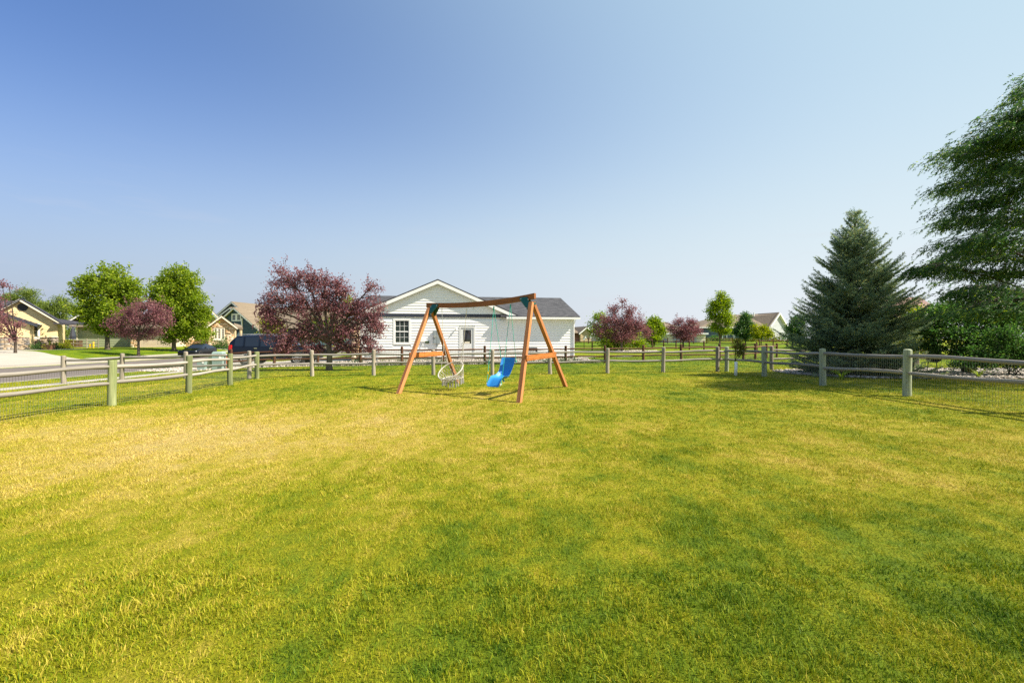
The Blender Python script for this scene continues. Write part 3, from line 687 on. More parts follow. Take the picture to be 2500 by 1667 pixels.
# profile in (forward, up): top of the back, down to the hip, along the seat, up over the knee, down to the foot edge
prof = [(-.42,1.10),(-.405,1.04),(-.36,.90),(-.31,.76),(-.25,.62),(-.17,.53),(-.06,.49),(.06,.505),(.16,.53),(.22,.52),(.28,.47),(.35,.38),(.41,.30),(.425,.27)]
hw = [.205,.225,.225,.215,.205,.205,.215,.215,.21,.205,.20,.20,.195,.185]
prof = [(f, z*.90) for f, z in prof]
lipz = [.03,.05,.06,.075,.10,.115,.10,.075,.055,.045,.04,.04,.04,.02]
def shell(off_n):
    rows = []
    for i, ((f, z), w, lp) in enumerate(zip(prof, hw, lipz)):
        fa, za = prof[max(0,i-1)]; fb, zb = prof[min(len(prof)-1,i+1)]; tf, tz = fb-fa, zb-za; ln = math.hypot(tf,tz); nf, nz = -tz/ln, tf/ln
        if nf*1+nz*1 < 0: nf, nz = -nf, -nz
        row = []
        for s in np.linspace(-1,1,11):
            k = abs(s); dish = lp*max(0,(k-.62)/.38)**1.6
            row.append(seat0 + sf*(f+nf*(dish+off_n)) + Vector((0,0,z+nz*(dish+off_n))) + sr*s*(w+off_n*.3))
        rows.append(row)
    return rows
A, Bk = shell(0.0), shell(-.012); m = MB(); nr, ncol = len(A), 11
for rows in (A, Bk):
    for row in rows: m.v += [tuple(so(p)) for p in row]
o2 = nr*ncol
for i in range(nr-1):
    for j in range(ncol-1):
        a = i*ncol+j; m.f.append((a,a+1,a+ncol+1,a+ncol)); m.f.append((o2+a,o2+a+ncol,o2+a+ncol+1,o2+a+1))
for i in range(nr-1):
    for j in (0, ncol-1): a = i*ncol+j; m.f.append((a,a+ncol,o2+a+ncol,o2+a))
for j in range(ncol-1):
    for i in (0, nr-1): a = i*ncol+j; m.f.append((a,o2+a,o2+a+1,a+1))
o = m.build('seat_shell', blue_p, st, True); sb = o.modifiers.new('sub','SUBSURF'); sb.levels = 1; sb.render_levels = 2
m = MB().tube([so(seat0 + sf*f + Vector((0,0,z)) + sr*0) for f, z in ((-.06,.43),(-.13,.34))], [.03,.018], 6); m.build('rib', blue_p, st)
for s in (-1, 1):
    for a, b in (((-.40,.92),(-.385,.83)),((.36,.36),(.42,.27))):
        MB().tube([so(seat0 + sf*a[0]+Vector((0,0,a[1])) + sr*s*.225), so(seat0 + sf*b[0]+Vector((0,0,b[1])) + sr*s*.215)], .012, 6).build('grip', M['white_trim'], st, True)
for s, tb in ((-1,.655),(1,.80)):
    top = beam_pt(tb, -.13); a = seat0 + sf*.37+Vector((0,0,.33)) + sr*s*.225; b = seat0 - sf*.39 + Vector((0,0,.88)) + sr*s*.235
    MB().tube([so(top), so(top.lerp(a,.5)+Vector((.004,0,0))), so(a)], .0068, 6).build('rope', grope, st)
    MB().tube([so(top), so(b)], .0068, 6).build('rope', grope, st)
    MB().tube([so(top+Vector((0,0,.02))), so(top.lerp(a,.04))], .016, 8).build('rope_end', grope, st)
    for e in (a, b): MB().tube([so(e+Vector((0,0,.05))), so(e-Vector((0,0,.02)))], [.012,.018], 8).build('rope_end', grope, st)
    if s < 0:
        q = top.lerp(a, .87); MB().tube([so(q+Vector((0,0,.03))), so(q-Vector((0,0,.035)))], .013, 8).build('tag', M['yellow'], st)
# ------------------------------------------------------------------ houses
def cut(intervals, holes):
    for h0, h1 in holes:
        new = []
        for a, b in intervals:
            if h1 <= a or h0 >= b: new.append((a, b)); continue
            if h0 > a: new.append((a, h0))
            if h1 < b: new.append((h1, b))
        intervals = new
    return intervals
def poly_span(poly, w):
    xs_ = []
    for (u1, w1), (u2, w2) in zip(poly, poly[1:]+poly[:1]):
        if (w1 > w) != (w2 > w): xs_.append(u1 + (u2-u1)*(w-w1)/(w2-w1))
    return (min(xs_), max(xs_)) if len(xs_) >= 2 else None
def siding(parent, poly, holes, mat, course=.19, v=0., singles=False, name='siding', lap=.036):
    """lap boards on a wall at depth v facing -v; poly in (u,w)"""
    w0, w1 = min(p[1] for p in poly), max(p[1] for p in poly); w = w0; allm = MB(); n = 0
    while w < w1 - .02:
        wt = min(w+course, w1); sa, sb_ = poly_span(poly, w+.003), poly_span(poly, wt-.003)
        if sa is None or sb_ is None: break
        hs = [(a, b) for a, b, c, d in holes if c < wt-.01 and d > w+.01]
        for a, b in cut([sa], hs):
            ta, tb = (max(a, sb_[0]) if a == sa[0] else a), (min(b, sb_[1]) if b == sa[1] else b)
            if tb <= ta: continue
            # butt joints along a long course
            js = [a, b]
            if singles and b - a > 4.5: js = [a, a+(b-a)*random.uniform(.3,.7), b]
            for k in range(len(js)-1):
                p, q = js[k], js[k+1]; P, Q = (ta if k == 0 else p), (tb if k == len(js)-2 else q)
                m = MB() if singles else allm; g = .002
                m.hexa([(p+g,v-lap,w),(q-g,v-lap,w),(q-g,v+.07,w),(p+g,v+.07,w),(P+g,v-.006,wt+.004),(Q-g,v-.006,wt+.004),(Q-g,v+.07,wt+.004),(P+g,v+.07,wt+.004)])
                if singles: m.build('siding_board', mat, parent)
        w = wt
    if not singles:
        o = allm.build(name, mat, parent); o['kind'] = 'stuff'; return o
def stones(parent, u0, u1, w0, w1, v, mat, rowh=(.09,.2), holes=(), wid=(.15,.45), topf=None):
    """ashlar veneer of single stones, joined"""
    vs_, fs_, at = [], [], []; w = w0; k = 0
    while w < w1-.03:
        h = min(random.uniform(*rowh), w1-w); u = u0
        while u < u1-.01:
            L = min(random.uniform(*wid), u1-u)
            ok = not any(a < u+L-.02 and b > u+.02 and c < w+h-.02 and d > w+.02 for a, b, c, d in holes)
            if topf and w+h > topf(u+L/2): ok = False
            if ok:
                d = random.uniform(.03,.075); g = .006; n = len(vs_)
                q = [(u+g,w+g),(u+L-g,w+g),(u+L-g,w+h-g),(u+g,w+h-g)]
                vs_ += [(a,v,b) for a, b in q] + [(a+random.uniform(-.008,.008)+(.012 if i in (0,3) else -.012), v-d, b+(.01 if i < 2 else -.01)) for i, (a, b) in enumerate(q)]
                fs_ += [[n+i for i in f] for f in ((4,5,6,7),(0,1,5,4),(1,2,6,5),(2,3,7,6),(3,0,4,7))]; at += [random.random()]*5
            u += L
        w += h
    if not fs_: return None
    o = link('stone_veneer', np_mesh('stone_veneer', np.array(vs_), np.array(fs_), mat, False, np.array(at)), parent); o['kind'] = 'stuff'; return o
def window(parent, u0, u1, w0, w1, v=0., trim=.1, mat='white_trim', grid=(0,0), sashes=2, gl='glass', name='window'):
    m = MB(); a = .045
    m.box(u0, u1, v-a, v+.02, w1-trim, w1); m.box(u0, u1, v-a, v+.02, w0, w0+trim)
    m.box(u0, u0+trim, v-a, v+.02, w0+trim, w1-trim); m.box(u1-trim, u1, v-a, v+.02, w0+trim, w1-trim)
    fr = m.build(name, M[mat], parent)
    i0, i1, j0, j1 = u0+trim, u1-trim, w0+trim, w1-trim; s = .035; H = (j1-j0)/sashes
    for k in range(sashes):
        b0_, b1_ = j0+k*H, j0+(k+1)*H; dv = .012*(sashes-1-k)
        m = MB(); y0, y1 = v-.02-dv*-1, v+.03
        y0 = v-.03+.014*k
        m.box(i0, i1, y0, y1, b1_-s, b1_-.001); m.box(i0, i1, y0, y1, b0_+.001, b0_+s); m.box(i0+.001, i0+s, y0, y1, b0_+s, b1_-s); m.box(i1-s, i1-.001, y0, y1, b0_+s, b1_-s)
        sh = m.build('sash', M[mat], fr)
        MB().box(i0+s-.004, i1-s+.004, v+.004+.012*k, v+.010+.012*k, b0_+s-.004, b1_-s+.004).build('pane', M[gl], fr)
        nx, nz = grid
        if nx:
            m = MB(); 
            for q in range(1, nx): x = i0+s+(i1-i0-2*s)*q/nx; m.box(x-.011, x+.011, v-.006+.012*k, v+.003+.012*k, b0_+s, b1_-s)
            for q in range(1, nz): z = b0_+s+(H-2*s)*q/nz; m.box(i0+s, i1-s, v-.005+.012*k, v+.002+.012*k, z-.011, z+.011)
            m.build('muntin', M[mat], fr)
    return fr
def roof_plane(parent, quad, mat, t=.09, name='roof'):
    return MB().slab(quad, t).build(name, M[mat], parent)
def gable_roof(parent, u0, u1, we, wr, v0, v1, mat, fascia='white_trim', over=.35, fh=.2, um=None, edge=None, name='roof'):
    """ridge along v; eaves at u0,u1 (already including overhang); front face at v0-over"""
    um = (u0+u1)/2 if um is None else um
    o = None
    rf = MB(); rf.slab([(u0,v0-over,we),(um,v0-over,wr),(um,v1,wr),(u0,v1,we)], .1); rf.slab([(um,v0-over,wr),(u1,v0-over,we),(u1,v1,we),(um,v1,wr)], .1)
    o = rf.build(name, M[mat], parent)
    for a, b, wa, wb in ((u0,um,we,wr),(um,u1,wr,we)):     # raking fascia under the roof edge
        MB().hexa([(a,v0-over-.02,wa-.1-fh),(b,v0-over-.02,wb-.1-fh),(b,v0-over+.02,wb-.1-fh),(a,v0-over+.02,wa-.1-fh),(a,v0-over-.02,wa-.102),(b,v0-over-.02,wb-.102),(b,v0-over+.02,wb-.102),(a,v0-over+.02,wa-.102)]).build('fascia', M[fascia], parent)
        MB().hexa([(a,v0-over+.022,wa-.14),(b,v0-over+.022,wb-.14),(b,v0-.03,wb-.14),(a,v0-.03,wa-.14),(a,v0-over+.022,wa-.104),(b,v0-over+.022,wb-.104),(b,v0-.03,wb-.104),(a,v0-.03,wa-.104)]).build('soffit', M[fascia], parent)
    return o
def garage_door(parent, u0, u1, w0, w1, v, mat, rows=4):
    m = MB(); m.box(u0-.12,u1+.12,v-.05,v,w1,w1+.14); m.box(u0-.12,u0,v-.05,v,w0,w1); m.box(u1,u1+.12,v-.05,v,w0,w1); d = m.build('garage_door', M[mat], parent)
    h = (w1-w0)/rows
    for k in range(rows): MB().box(u0, u1, v-.02, v+.02, w0+k*h+.008, w0+(k+1)*h-.008).build('door_panel', M[mat], d)
    return d

# ---- white house straight behind the swing
PHI = R(7.8); H0 = (wx(1069,33), 33.0)
hs = empty('white_house', (H0[0], H0[1], .0), PHI, label='white clapboard house with dark roof and gable behind the swing set', cat='house')
UL, UR, WE = -5.45, 10.15, 3.2
holes = [(-3.15,-1.92,1.12,2.97),(1.54,2.70,.10,2.45)]
m = MB(); m.prism([(UL,.10),(UR,.10),(UR,3.12),(4.8,3.12),(0,5.35),(-4.9,3.25),(UL,3.12)], .06, .25)
wall = m.build('wall', M['white'], hs)
m = MB(); m.box(UL+.02,UR-.02,.26,11,.10,3.1); m.build('body', M['white'], hs)
MB().prism([(UR-.24,.0),(UR-.24,3.1),(UR-.24,3.1)], 1, 1.1) if False else None
# gable triangle at the right end of the main roof
m = MB(); m.add([(UR-.02,0.3,3.1),(UR-.02,10.9,3.1),(UR-.02,5.6,4.95),(UR-.2,0.3,3.1),(UR-.2,10.9,3.1),(UR-.2,5.6,4.95)], [(0,1,2),(5,4,3),(0,2,5,3),(1,4,5,2),(0,3,4,1)]); m.build('gable_wall', M['white'], hs)
siding(hs, [(UL+.09,.22),(UR-.09,.22),(UR-.09,3.10),(UL+.09,3.10)], holes + [(UL,4.95,3.02,3.4)], M['white'], .192, 0., True)
siding(hs, [(-5.0,3.34),(5.0,3.34),(0,5.50)], [], M['white'], .192, 0., True)
MB().box(UL-.02,4.94,-.05,-.001,3.10,3.33).build('band_board', M['navy_trim'], hs)
for u in (UL, UR-.09): MB().box(u, u+.09, -.04, .03, .12, 3.09).build('corner_board', M['white_trim'], hs)
MB().box(UL+.03,UR-.03,-.008,.2,-.25,.215).build('foundation', M['foundation'], hs)
# main roof: ridge along the house
ro_ = MB(); ro_.slab([(UL-.4,-.45,WE),(UR+.35,-.45,WE),(UR+.35,5.6,5.12),(UL-.4,5.6,5.12)], .1); ro_.slab([(UL-.4,5.6,5.12),(UR+.35,5.6,5.12),(UR+.35,11.6,WE),(UL-.4,11.6,WE)], .1)
# the front slope is cut by the gable: only its right and left parts show
ro_ = MB()
sl = (5.12-WE)/6.05
def rw(v): return WE + sl*(v+.45)
ro_.slab([(4.55,-.45,WE),(UR+.35,-.45,WE),(UR+.35,5.6,5.12),(4.55,5.6,5.12)], .1)
ro_.slab([(UL-.4,2.2,rw(2.2)),(4.55,2.2,rw(2.2)),(4.55,5.6,5.12),(UL-.4,5.6,5.12)], .1)
ro_.slab([(UL-.4,5.6,5.12),(UR+.35,5.6,5.12),(UR+.35,11.6,WE),(UL-.4,11.6,WE)], .1)
ro_.build('main_roof', M['roof_dark'], hs)
MB().box(4.96,UR+.36,-.50,-.45,WE-.22,WE-.07).build('gutter', M['white_trim'], hs)
MB().box(4.96,UR+.33,-.448,.0,WE-.20,WE-.16).build('soffit', M['white_trim'], hs)
MB().box(UR+.24,UR+.30,-.44,11,WE-.2,WE-.105).build('fascia', M['white_trim'], hs)
MB().tube([(UR-.03,-.46,WE-.2),(UR-.03,-.38,WE-.38),(UR-.03,-.07,WE-.55),(UR-.03,-.07,.3),(UR-.03,-.28,.16)], .04, 8).build('downpipe', M['white_trim'], hs)
gable_roof(hs, -5.85, 5.85, 3.28, 5.82, 0, 5.6, 'roof_dark', over=.30, fh=.24, name='gable_roof')
window(hs, -3.15, -1.92, 1.12, 2.97, 0, .12, grid=(3,2))
# door
m = MB(); m.box(1.54,1.66,-.05,.02,.12,2.45); m.box(2.58,2.70,-.05,.02,.12,2.45); m.box(1.66,2.58,-.05,.02,2.33,2.45)
dr = m.build('door', simple('door_grey_white', (.66,.67,.66), .45, .03, 2, bump=.03), hs)
dm = dr.data.materials[0]
m = MB(); m.box(1.67,1.83,-.012,.03,.12,2.32); m.box(2.41,2.57,-.012,.03,.12,2.32); m.box(1.83,2.41,-.012,.03,.12,1.18); m.box(1.83,2.41,-.012,.03,2.18,2.32); m.build('door_leaf', dm, dr)
MB().box(1.82,2.42,.0,.008,1.17,2.19).build('pane', M['glass_dark'], dr)
MB().box(1.93,2.3,-.006,-.001,1.2,1.32).build('notice', M['cream_trim'], dr)
MB().disc((1.76,-.05,1.05),(0,1,0),.035,.06,10).build('handle', M['steel'], dr); MB().disc((1.76,-.03,1.22),(0,1,0),.03,.03,10).build('lock', M['steel'], dr)
MB().box(1.45,2.8,-.4,-.03,.0,.12).build('door_step', M['concrete'], dr)
# services on the wall: fixed to the house
mt = MB().box(-.32,.16,-.16,-.03,1.18,2.10).build('meter_cabinet', M['meter_grey'], hs, bevel=.012)
MB().box(-.075,-.065,-.165,-.15,1.2,2.08).build('seam', M['black'], mt); MB().disc((-.20,-.19,1.70),(0,1,0),.105,.1,18).build('meter_dial', M['steel'], mt)
MB().tube([(-.08,-.08,1.2),(-.08,-.08,.1)], .03, 8).build('conduit', M['meter_grey'], mt)
MB().box(-1.24,-.93,-.12,-.03,1.31,1.60).build('junction_box', M['white_trim'], hs, bevel=.01); MB().box(-.90,-.62,-.11,-.03,1.20,1.38).build('junction_box', M['util_dark'], hs, bevel=.01)
lf = MB().tube([(1.32,-.03,2.24),(1.32,-.12,2.25)], [.05,.04], 10); lf.tube([(1.32,-.12,2.30),(1.32,-.15,2.18)], [.035,.06], 10); lf.build('wall_light', M['white_trim'], hs)
MB().tube([(-1.1,-.05,1.25),(-1.05,-.12,1.0),(-1.25,-.05,.9)], .02, 6).build('cable', M['white_trim'], hs)
# stone corner at the left end
m = MB(); m.box(UL-.55,UL-.02,-.12,.6,-.2,2.9); m.build('stone_pier', M['foundation'], hs)
stones(hs, UL-.58, UL-.0, -.1, 2.95, -.12, M['stone_warm'], (.15,.32), (), (.25,.5))
# things standing by the wall
def at_house(u, v, w=0):
    c, s = math.cos(PHI), math.sin(PHI); return (H0[0]+u*c-v*s, H0[1]+u*s+v*c, w)
ac = empty('air_conditioner', at_house(-4.55,-.65, G(-9.5,31.7)+.02), PHI, label='grey air conditioner unit by the left corner of the white house', cat='air conditioner')
MB().box(-.42,.42,-.35,.35,.06,.98).build('cabinet', M['meter_grey'], ac, bevel=.03); MB().box(-.5,.5,-.43,.43,0,.06).build('pad', M['concrete'], ac)
m = MB(); [m.box(-.38+.07*i,-.36+.07*i,-.37,-.352,.14,.9) for i in range(12)]; m.build('grille', M['white_trim'], ac)
hr = empty('hose_reel', at_house(4.75,-.35,G(-.5,33)+.02), PHI, label='small dark hose stand against the white wall right of the door', cat='hose reel')
m = MB(); [m.tube([(x,0,0),(x,0,.92)], .018, 6) for x in (-.22,.22)]; m.tube([(-.26,0,.92),(.26,0,.92)], .018, 6); m.tube([(-.22,0,.5),(.22,0,.5)], .015, 6); m.build('stand', M['black'], hr)
MB().tube([(.15*math.cos(a),-.06-.012*a/6,.62+.15*math.sin(a)) for a in np.linspace(0,19,50)], .018, 6).build('hose', M['util_dark'], hr)
gr = empty('grill_cover', at_house(6.75,-.6,G(1.2,33)+.02), PHI, label='low black covered grill by the white wall behind the swing leg', cat='grill')
MB().box(-.5,.5,-.25,.25,.62,.86).build('lid', M['black'], gr, bevel=.07); m = MB(); [m.box(x-.03,x+.03,y-.03,y+.03,0,.62) for x in (-.42,.42) for y in (-.2,.2)]; m.build('stand', M['black'], gr)

# ---- cream house with stone at the far left
def house_frame(px, d, rot, dz=0): x = wx(px, d); return (x, d, G(x, d)+dz)
def fit(o, px, d, rot):
    """local u of a photo column on the wall plane through (px,d) turned by rot"""
    x0 = wx(px, d)
    def U(p): k = (p-1250)/F; return (x0 - k*d)/(k*math.sin(rot)-math.cos(rot))
    return U
rot = R(40); d1 = 51.; U = fit(None, 56, d1, rot); x1 = wx(56,d1); z1 = wz(851, d1)
ye = empty('cream_house', (x1, d1, z1), rot, label='cream sided house with black roof and stone base at the far left', cat='house')
def Wv(py, d=d1, z=None): return wz(py, d) - (z1 if z is None else z)
uR = U(141); uL = -uR-.4; we = Wv(786); wr = Wv(729)
m = MB(); m.prism([(uL,-.3),(uR,-.3),(uR,we),(0,wr-.15),(uL,we)], .06, .3); m.box(uL+.1,uR-.1,.31,9,-.3,we); m.build('wall', M['cream'], ye)
wu0, wu1 = U(71), U(98)
siding(ye, [(uL,1.3),(uR,1.3),(uR,we),(0,wr-.2),(uL,we)], [(wu0,wu1,Wv(827),Wv(789))], M['cream'], .2)
stones(ye, uL, uR+.05, -.25, 1.27, 0, M['stone_cool'], (.1,.24), [(wu0,wu1,Wv(827),Wv(789))], (.2,.6)); MB().box(uL,uR+.06,-.1,0,1.27,1.34).build('stone_cap', M['cream_trim'], ye)
window(ye, wu0, wu1, Wv(827), Wv(789), -.02, .16, sashes=2)
gable_roof(ye, uL-.5, uR+.5, we-.12, wr, 0, 6, 'roof_navy', 'cream_trim', .5, .2)
for a, b, wa, wb in ((uL-.5,0,we-.12,wr),(0,uR+.5,wr,we-.12)): MB().hexa([(a,-.56,wa-.12),(b,-.56,wb-.12),(b,-.525,wb-.12),(a,-.525,wa-.12),(a,-.56,wa+.01),(b,-.56,wb+.01),(b,-.525,wb+.01),(a,-.525,wa+.01)]).build('fascia', M['navy_trim'], ye)
MB().slab([(uR-.3,-.7,we-.05),(uR+2.2,-.3,we-.12),(uR+2.2,5,we+.15),(uR-.3,5,we+.6)], .16).build('porch_roof', M['roof_navy'], ye)
v = MB().disc((0,-.05,Wv(750)),(0,1,0),.42,.06,20); v.build('gable_vent', M['black'], ye)
MB().slab([(-22,1.2,we-.1),(uL+.6,1.2,we-.1),(-.4,4.6,wr-.03),(-22,4.6,wr-.03)], .1).build('main_roof', M['roof_navy'], ye)
MB().box(-18,uL-.1,2.5,9,-.3,we).build('wing', M['cream'], ye)
# lower garage gable nearer on the left
g0 = U(8)-.6; gu = 3.0
m = MB(); m.prism([(g0-4.5,-.3),(g0+gu,-.3),(g0+gu,Wv(790)),(g0,Wv(762)),(g0-4.5,Wv(790))], -3.2, -.3); m.build('garage_wall', M['cream'], ye)
siding(ye, [(g0-4.4,1.3),(g0+gu-.02,1.3),(g0+gu-.02,Wv(790)),(g0,Wv(763)),(g0-4.4,Wv(790))], [], M['cream'], .2, -3.2)
stones(ye, g0-4.4, g0+gu, -.25, 1.3, -3.2, M['stone_cool'], (.1,.24), [], (.2,.6))
gable_roof(ye, g0-5.2, g0+gu+.6, Wv(790)-.15, Wv(757), -3.2, 2, 'roof_navy', 'navy_trim', .4, .18, um=g0)
pl = empty('flower_planter', (wx(118,49.0),49.0,G(wx(118,49),49)+.02), label='brown planter box with lime leaves in front of the cream house', cat='planter')
m = MB(); m.hexa([(-.45,-.25,0),(.45,-.25,0),(.45,.25,0),(-.45,.25,0),(-.55,-.3,.5),(.55,-.3,.5),(.55,.3,.5),(-.55,.3,.5)]); m.build('box', simple('brown_planter', (.14,.07,.04), .7, .2, 4), pl)

# ---- sage house behind the left trees
rot = R(14); d2 = 62.; x2 = wx(300,d2); z2 = wz(850,d2); sg = empty('sage_house', (x2,d2,z2), rot, label='sage green house with peach garage door behind the left trees', cat='house')
U = fit(None, 300, d2, rot)
def Wv2(py): return wz(py, d2) - z2
a, b = U(188), U(345)
m = MB(); m.prism([(a,-.3),(b,-.3),(b,Wv2(796)),(a,Wv2(796))], .06, 8); m.build('wall', M['sage'], sg)
siding(sg, [(a,.1),(b,.1),(b,Wv2(796)),(a,Wv2(796))], [], M['sage'], .24)
MB().box(a-.05,a+.12,-.06,0,-.1,Wv2(796)).build('corner_board', M['cream_trim'], sg)
MB().slab([(a-.6,-.6,Wv2(797)),(b+.3,-.6,Wv2(797)),(b+.3,5,Wv2(765)),(a-.6,5,Wv2(765))], .15).build('roof', M['roof_grey'], sg)
m = MB(); m.prism([(U(150),0),(U(188)+1,0),(U(188)+1,Wv2(770)),(U(150),Wv2(790))], .2, 6) if False else None
gable_roof(sg, U(150), U(230), Wv2(788), Wv2(765), 1.0, 8, 'roof_grey', 'white_trim', .5, .2, name='back_gable')
c, dd = U(345), U(436)
MB().box(c,dd,-2.6,7,-.3,Wv2(800)).build('garage_wall', M['peach'], sg); stones(sg, c, c+.9, -.1, Wv2(800), -2.6, M['stone_warm'], (.12,.25))
garage_door(sg, c+1.1, c+5.1, -.05, 2.3, -2.62, 'peach')
MB().slab([(c-.5,-3.2,Wv2(801)),(dd+.5,-3.2,Wv2(801)),(dd+.5,3,Wv2(768)),(c-.5,3,Wv2(768))], .15).build('garage_roof', M['roof_grey'], sg)
# ---- stone-fronted tan house
rot = R(31); d3 = 66.; x3 = wx(541,d3); z3 = wz(842,d3); U = fit(None, 541, d3, rot)
def Wv3(py, d=66.): return wz(py, d) - z3
th = empty('stone_house', (x3,d3,z3), rot, label='tan house with warm stone gable and triple window behind the parked sedan', cat='house')
a, b = U(508), U(571)
m = MB(); m.prism([(a,-.4),(b,-.4),(b,Wv3(798)),(U(541),Wv3(773)),(a,Wv3(798))], .06, .4); m.box(a+.1,b-.1,.41,1.2,-.3,Wv3(798)); m.build('wall', M['tan'], th)
wnd = [(U(522),U(549),Wv3(828),Wv3(801))]; pk = U(541)
def top3(u): return Wv3(798) + (Wv3(773)-Wv3(798))*(1-abs(u-pk)/(b-pk))
stones(th, a, b+.05, -.3, Wv3(774), 0, M['stone_warm'], (.12,.3), wnd, (.25,.8), topf=top3)
for k in range(3):
    q0 = U(522)+(U(549)-U(522))*k/3; q1 = U(522)+(U(549)-U(522))*(k+1)/3
    window(th, q0, q1-.01, Wv3(828), Wv3(801), -.06, .07, 'cream_trim', (2,4), 1, 'glass_dark')
MB().box(U(520),U(551),-.16,0,Wv3(831),Wv3(828)-.005).build('window_sill', M['cream_trim'], th)
gable_roof(th, U(502), U(580), Wv3(797)-.1, Wv3(770), 0, 1.1, 'roof_brown', 'cream_trim', .5, .22, um=pk)
MB().slab([(U(574),-.2,Wv3(797)),(U(593),-.2,Wv3(799)),(U(590),1.6,Wv3(793)),(U(571),1.6,Wv3(787))], .3).build('porch_roof', M['roof_brown'], th)
for p in (573.5,588): MB().tube([(U(p),.05,-.4),(U(p),.05,Wv3(801))], .18, 10).build('porch_column', M['tan'], th)
MB().box(U(574),U(586.5),1.2,1.4,-.3,Wv3(804)).build('porch_wall', M['blue'], th)
m = MB().box(U(430),U(508),2,3.2,-.3,Wv3(812)); m.build('wing', M['olive'], th); siding(th, [(U(430),1.3),(U(508),1.3),(U(508),Wv3(812)),(U(430),Wv3(812))], [], M['olive'], .24, 2.); stones(th, U(430), U(508), -.2, 1.3, 2, M['stone_warm'], (.12,.25), (), (.3,.7))
gable_roof(th, U(446), U(538), Wv3(777), Wv3(742), 1.5, 3.4, 'roof_brown', 'cream_trim', .5, .22, name='back_gable', um=U(500))
m = MB(); m.prism([(U(460),Wv3(812)),(U(527),Wv3(812)),(U(527),Wv3(779)),(U(500),Wv3(748)),(U(460),Wv3(779))], 1.6, 3); m.build('upper_wall', M['tan'], th)
# ---- dark blue house beyond
rot = R(-12); d4 = 82.; x4 = wx(575,d4); z4 = wz(838,d4); U = fit(None, 575, d4, rot)
def Wv4(py): return wz(py, d4) - z4
bh = empty('dark_blue_house', (x4,d4,z4), rot, label='two-storey dark blue house with white rakes and tan roof', cat='house')
pk = U(575); l, r = U(544), U(631)
half = r-pk
m = MB(); m.prism([(pk-half,-.5),(r,-.5),(r,Wv4(800)),(pk,Wv4(752)),(pk-half,Wv4(800))], .06, 9); m.build('wall', M['blue'], bh)
siding(bh, [(pk-half,0),(r,0),(r,Wv4(801)),(pk,Wv4(753)),(pk-half,Wv4(801))], [(U(566),U(589),Wv4(784),Wv4(766))], M['blue'], .28)
gable_roof(bh, pk-half-.4, r+.4, Wv4(803), Wv4(750), 0, 7, 'roof_brown', 'white_trim', .5, .26)
window(bh, U(566), U(577.5), Wv4(784), Wv4(766), -.03, .16, sashes=1, grid=(2,2)); window(bh, U(577.5)+.01, U(589), Wv4(784), Wv4(766), -.03, .16, sashes=1, grid=(2,2))
MB().tube([(U(592),-.12,Wv4(777)),(U(592),-.12,Wv4(797))], .12, 8).build('downpipe', M['white_trim'], bh)
def block(peak, pyk, right, pye, v0, v1, over=.5, name='wall'):
    c, e = U(peak), U(right); hf = e-c; D = (d4+v0)/d4
    kk = lambda py: wz(py, d4+v0) - z4
    m = MB(); m.prism([(c-hf,-.5),(e,-.5),(e,kk(pye)),(c,kk(pyk)-.25),(c-hf,kk(pye))], v0, v1); m.build(name, M['blue'], bh)
    siding(bh, [(c-hf,kk(800)),(e,kk(800)),(e,kk(pye)),(c,kk(pyk)-.25),(c-hf,kk(pye))], [], M['blue'], .28, v0-.04)
    gable_roof(bh, c-hf-.4, e+.4, kk(pye)-.2, kk(pyk), v0, v1, 'roof_brown', 'white_trim', over, .26, name='roof')
block(527, 735.5, 561, 764, 4.0, 13, name='upper_wall')
block(549, 749.5, 575, 768, 1.6, 7, name='dormer_wall')
h2 = lambda py, v: wz(py, d4+v) - z4
MB().hexa([(U(575),2.5,h2(802,2.5)),(U(720),2.5,h2(802,2.5)),(U(720),22,h2(802,2.5)),(U(575),22,h2(802,2.5)),(U(575)-2,12.0,h2(752,12)),(U(720),12.0,h2(752,12)),(U(720),12.2,h2(752,12)),(U(575)-2,12.2,h2(752,12))]).build('main_roof', M['roof_brown'], bh)
MB().box(U(575),U(715),3.2,20,-.5,h2(803,3)).build('main_wall', M['blue'], bh)
# ---- houses beyond the back on the right
def ridge_house(name, label, pl, pr, pye, pyr, pyb, d, rot, wallm, roofm, depth=9, trimm='white_trim', hip=0, hipr=0):
    x = wx((pl+pr)/2, d); z = wz(pyb, d); U = fit(None, (pl+pr)/2, d, rot); W = lambda py, dd=d: wz(py, dd)-z
    h = empty(name, (x,d,z), rot, label=label, cat='house'); a, b = U(pl), U(pr); e, rr = W(pye), W(pyr, d+depth/2)
    MB().box(a,b,.06,depth,-.5,e).build('wall', M[wallm], h)
    siding(h, [(a,.05),(b,.05),(b,e-.05),(a,e-.05)], [], M[wallm], .28)
    ro = MB(); ov = .5
    ro.hexa([(a-ov,-ov,e-.05),(b+ov,-ov,e-.05),(b+ov,depth+ov,e-.05),(a-ov,depth+ov,e-.05),(a-ov+hip,depth/2-.05,rr),(b+ov-hipr,depth/2-.05,rr),(b+ov-hipr,depth/2+.05,rr),(a-ov+hip,depth/2+.05,rr)]); ro.build('roof', M[roofm], h)
    MB().box(a-ov,b+ov,-ov-.04,-ov-.002,e-.18,e+.02).build('gutter', M[trimm], h)
    return h, U, W
h, U, W = ridge_house('slate_blue_house', 'long slate blue house with brown roof and pale grey gable end', 1710, 1878, 799, 768, 833, 98., R(4), 'slate_blue', 'roof_grey', 14, hip=9.5)
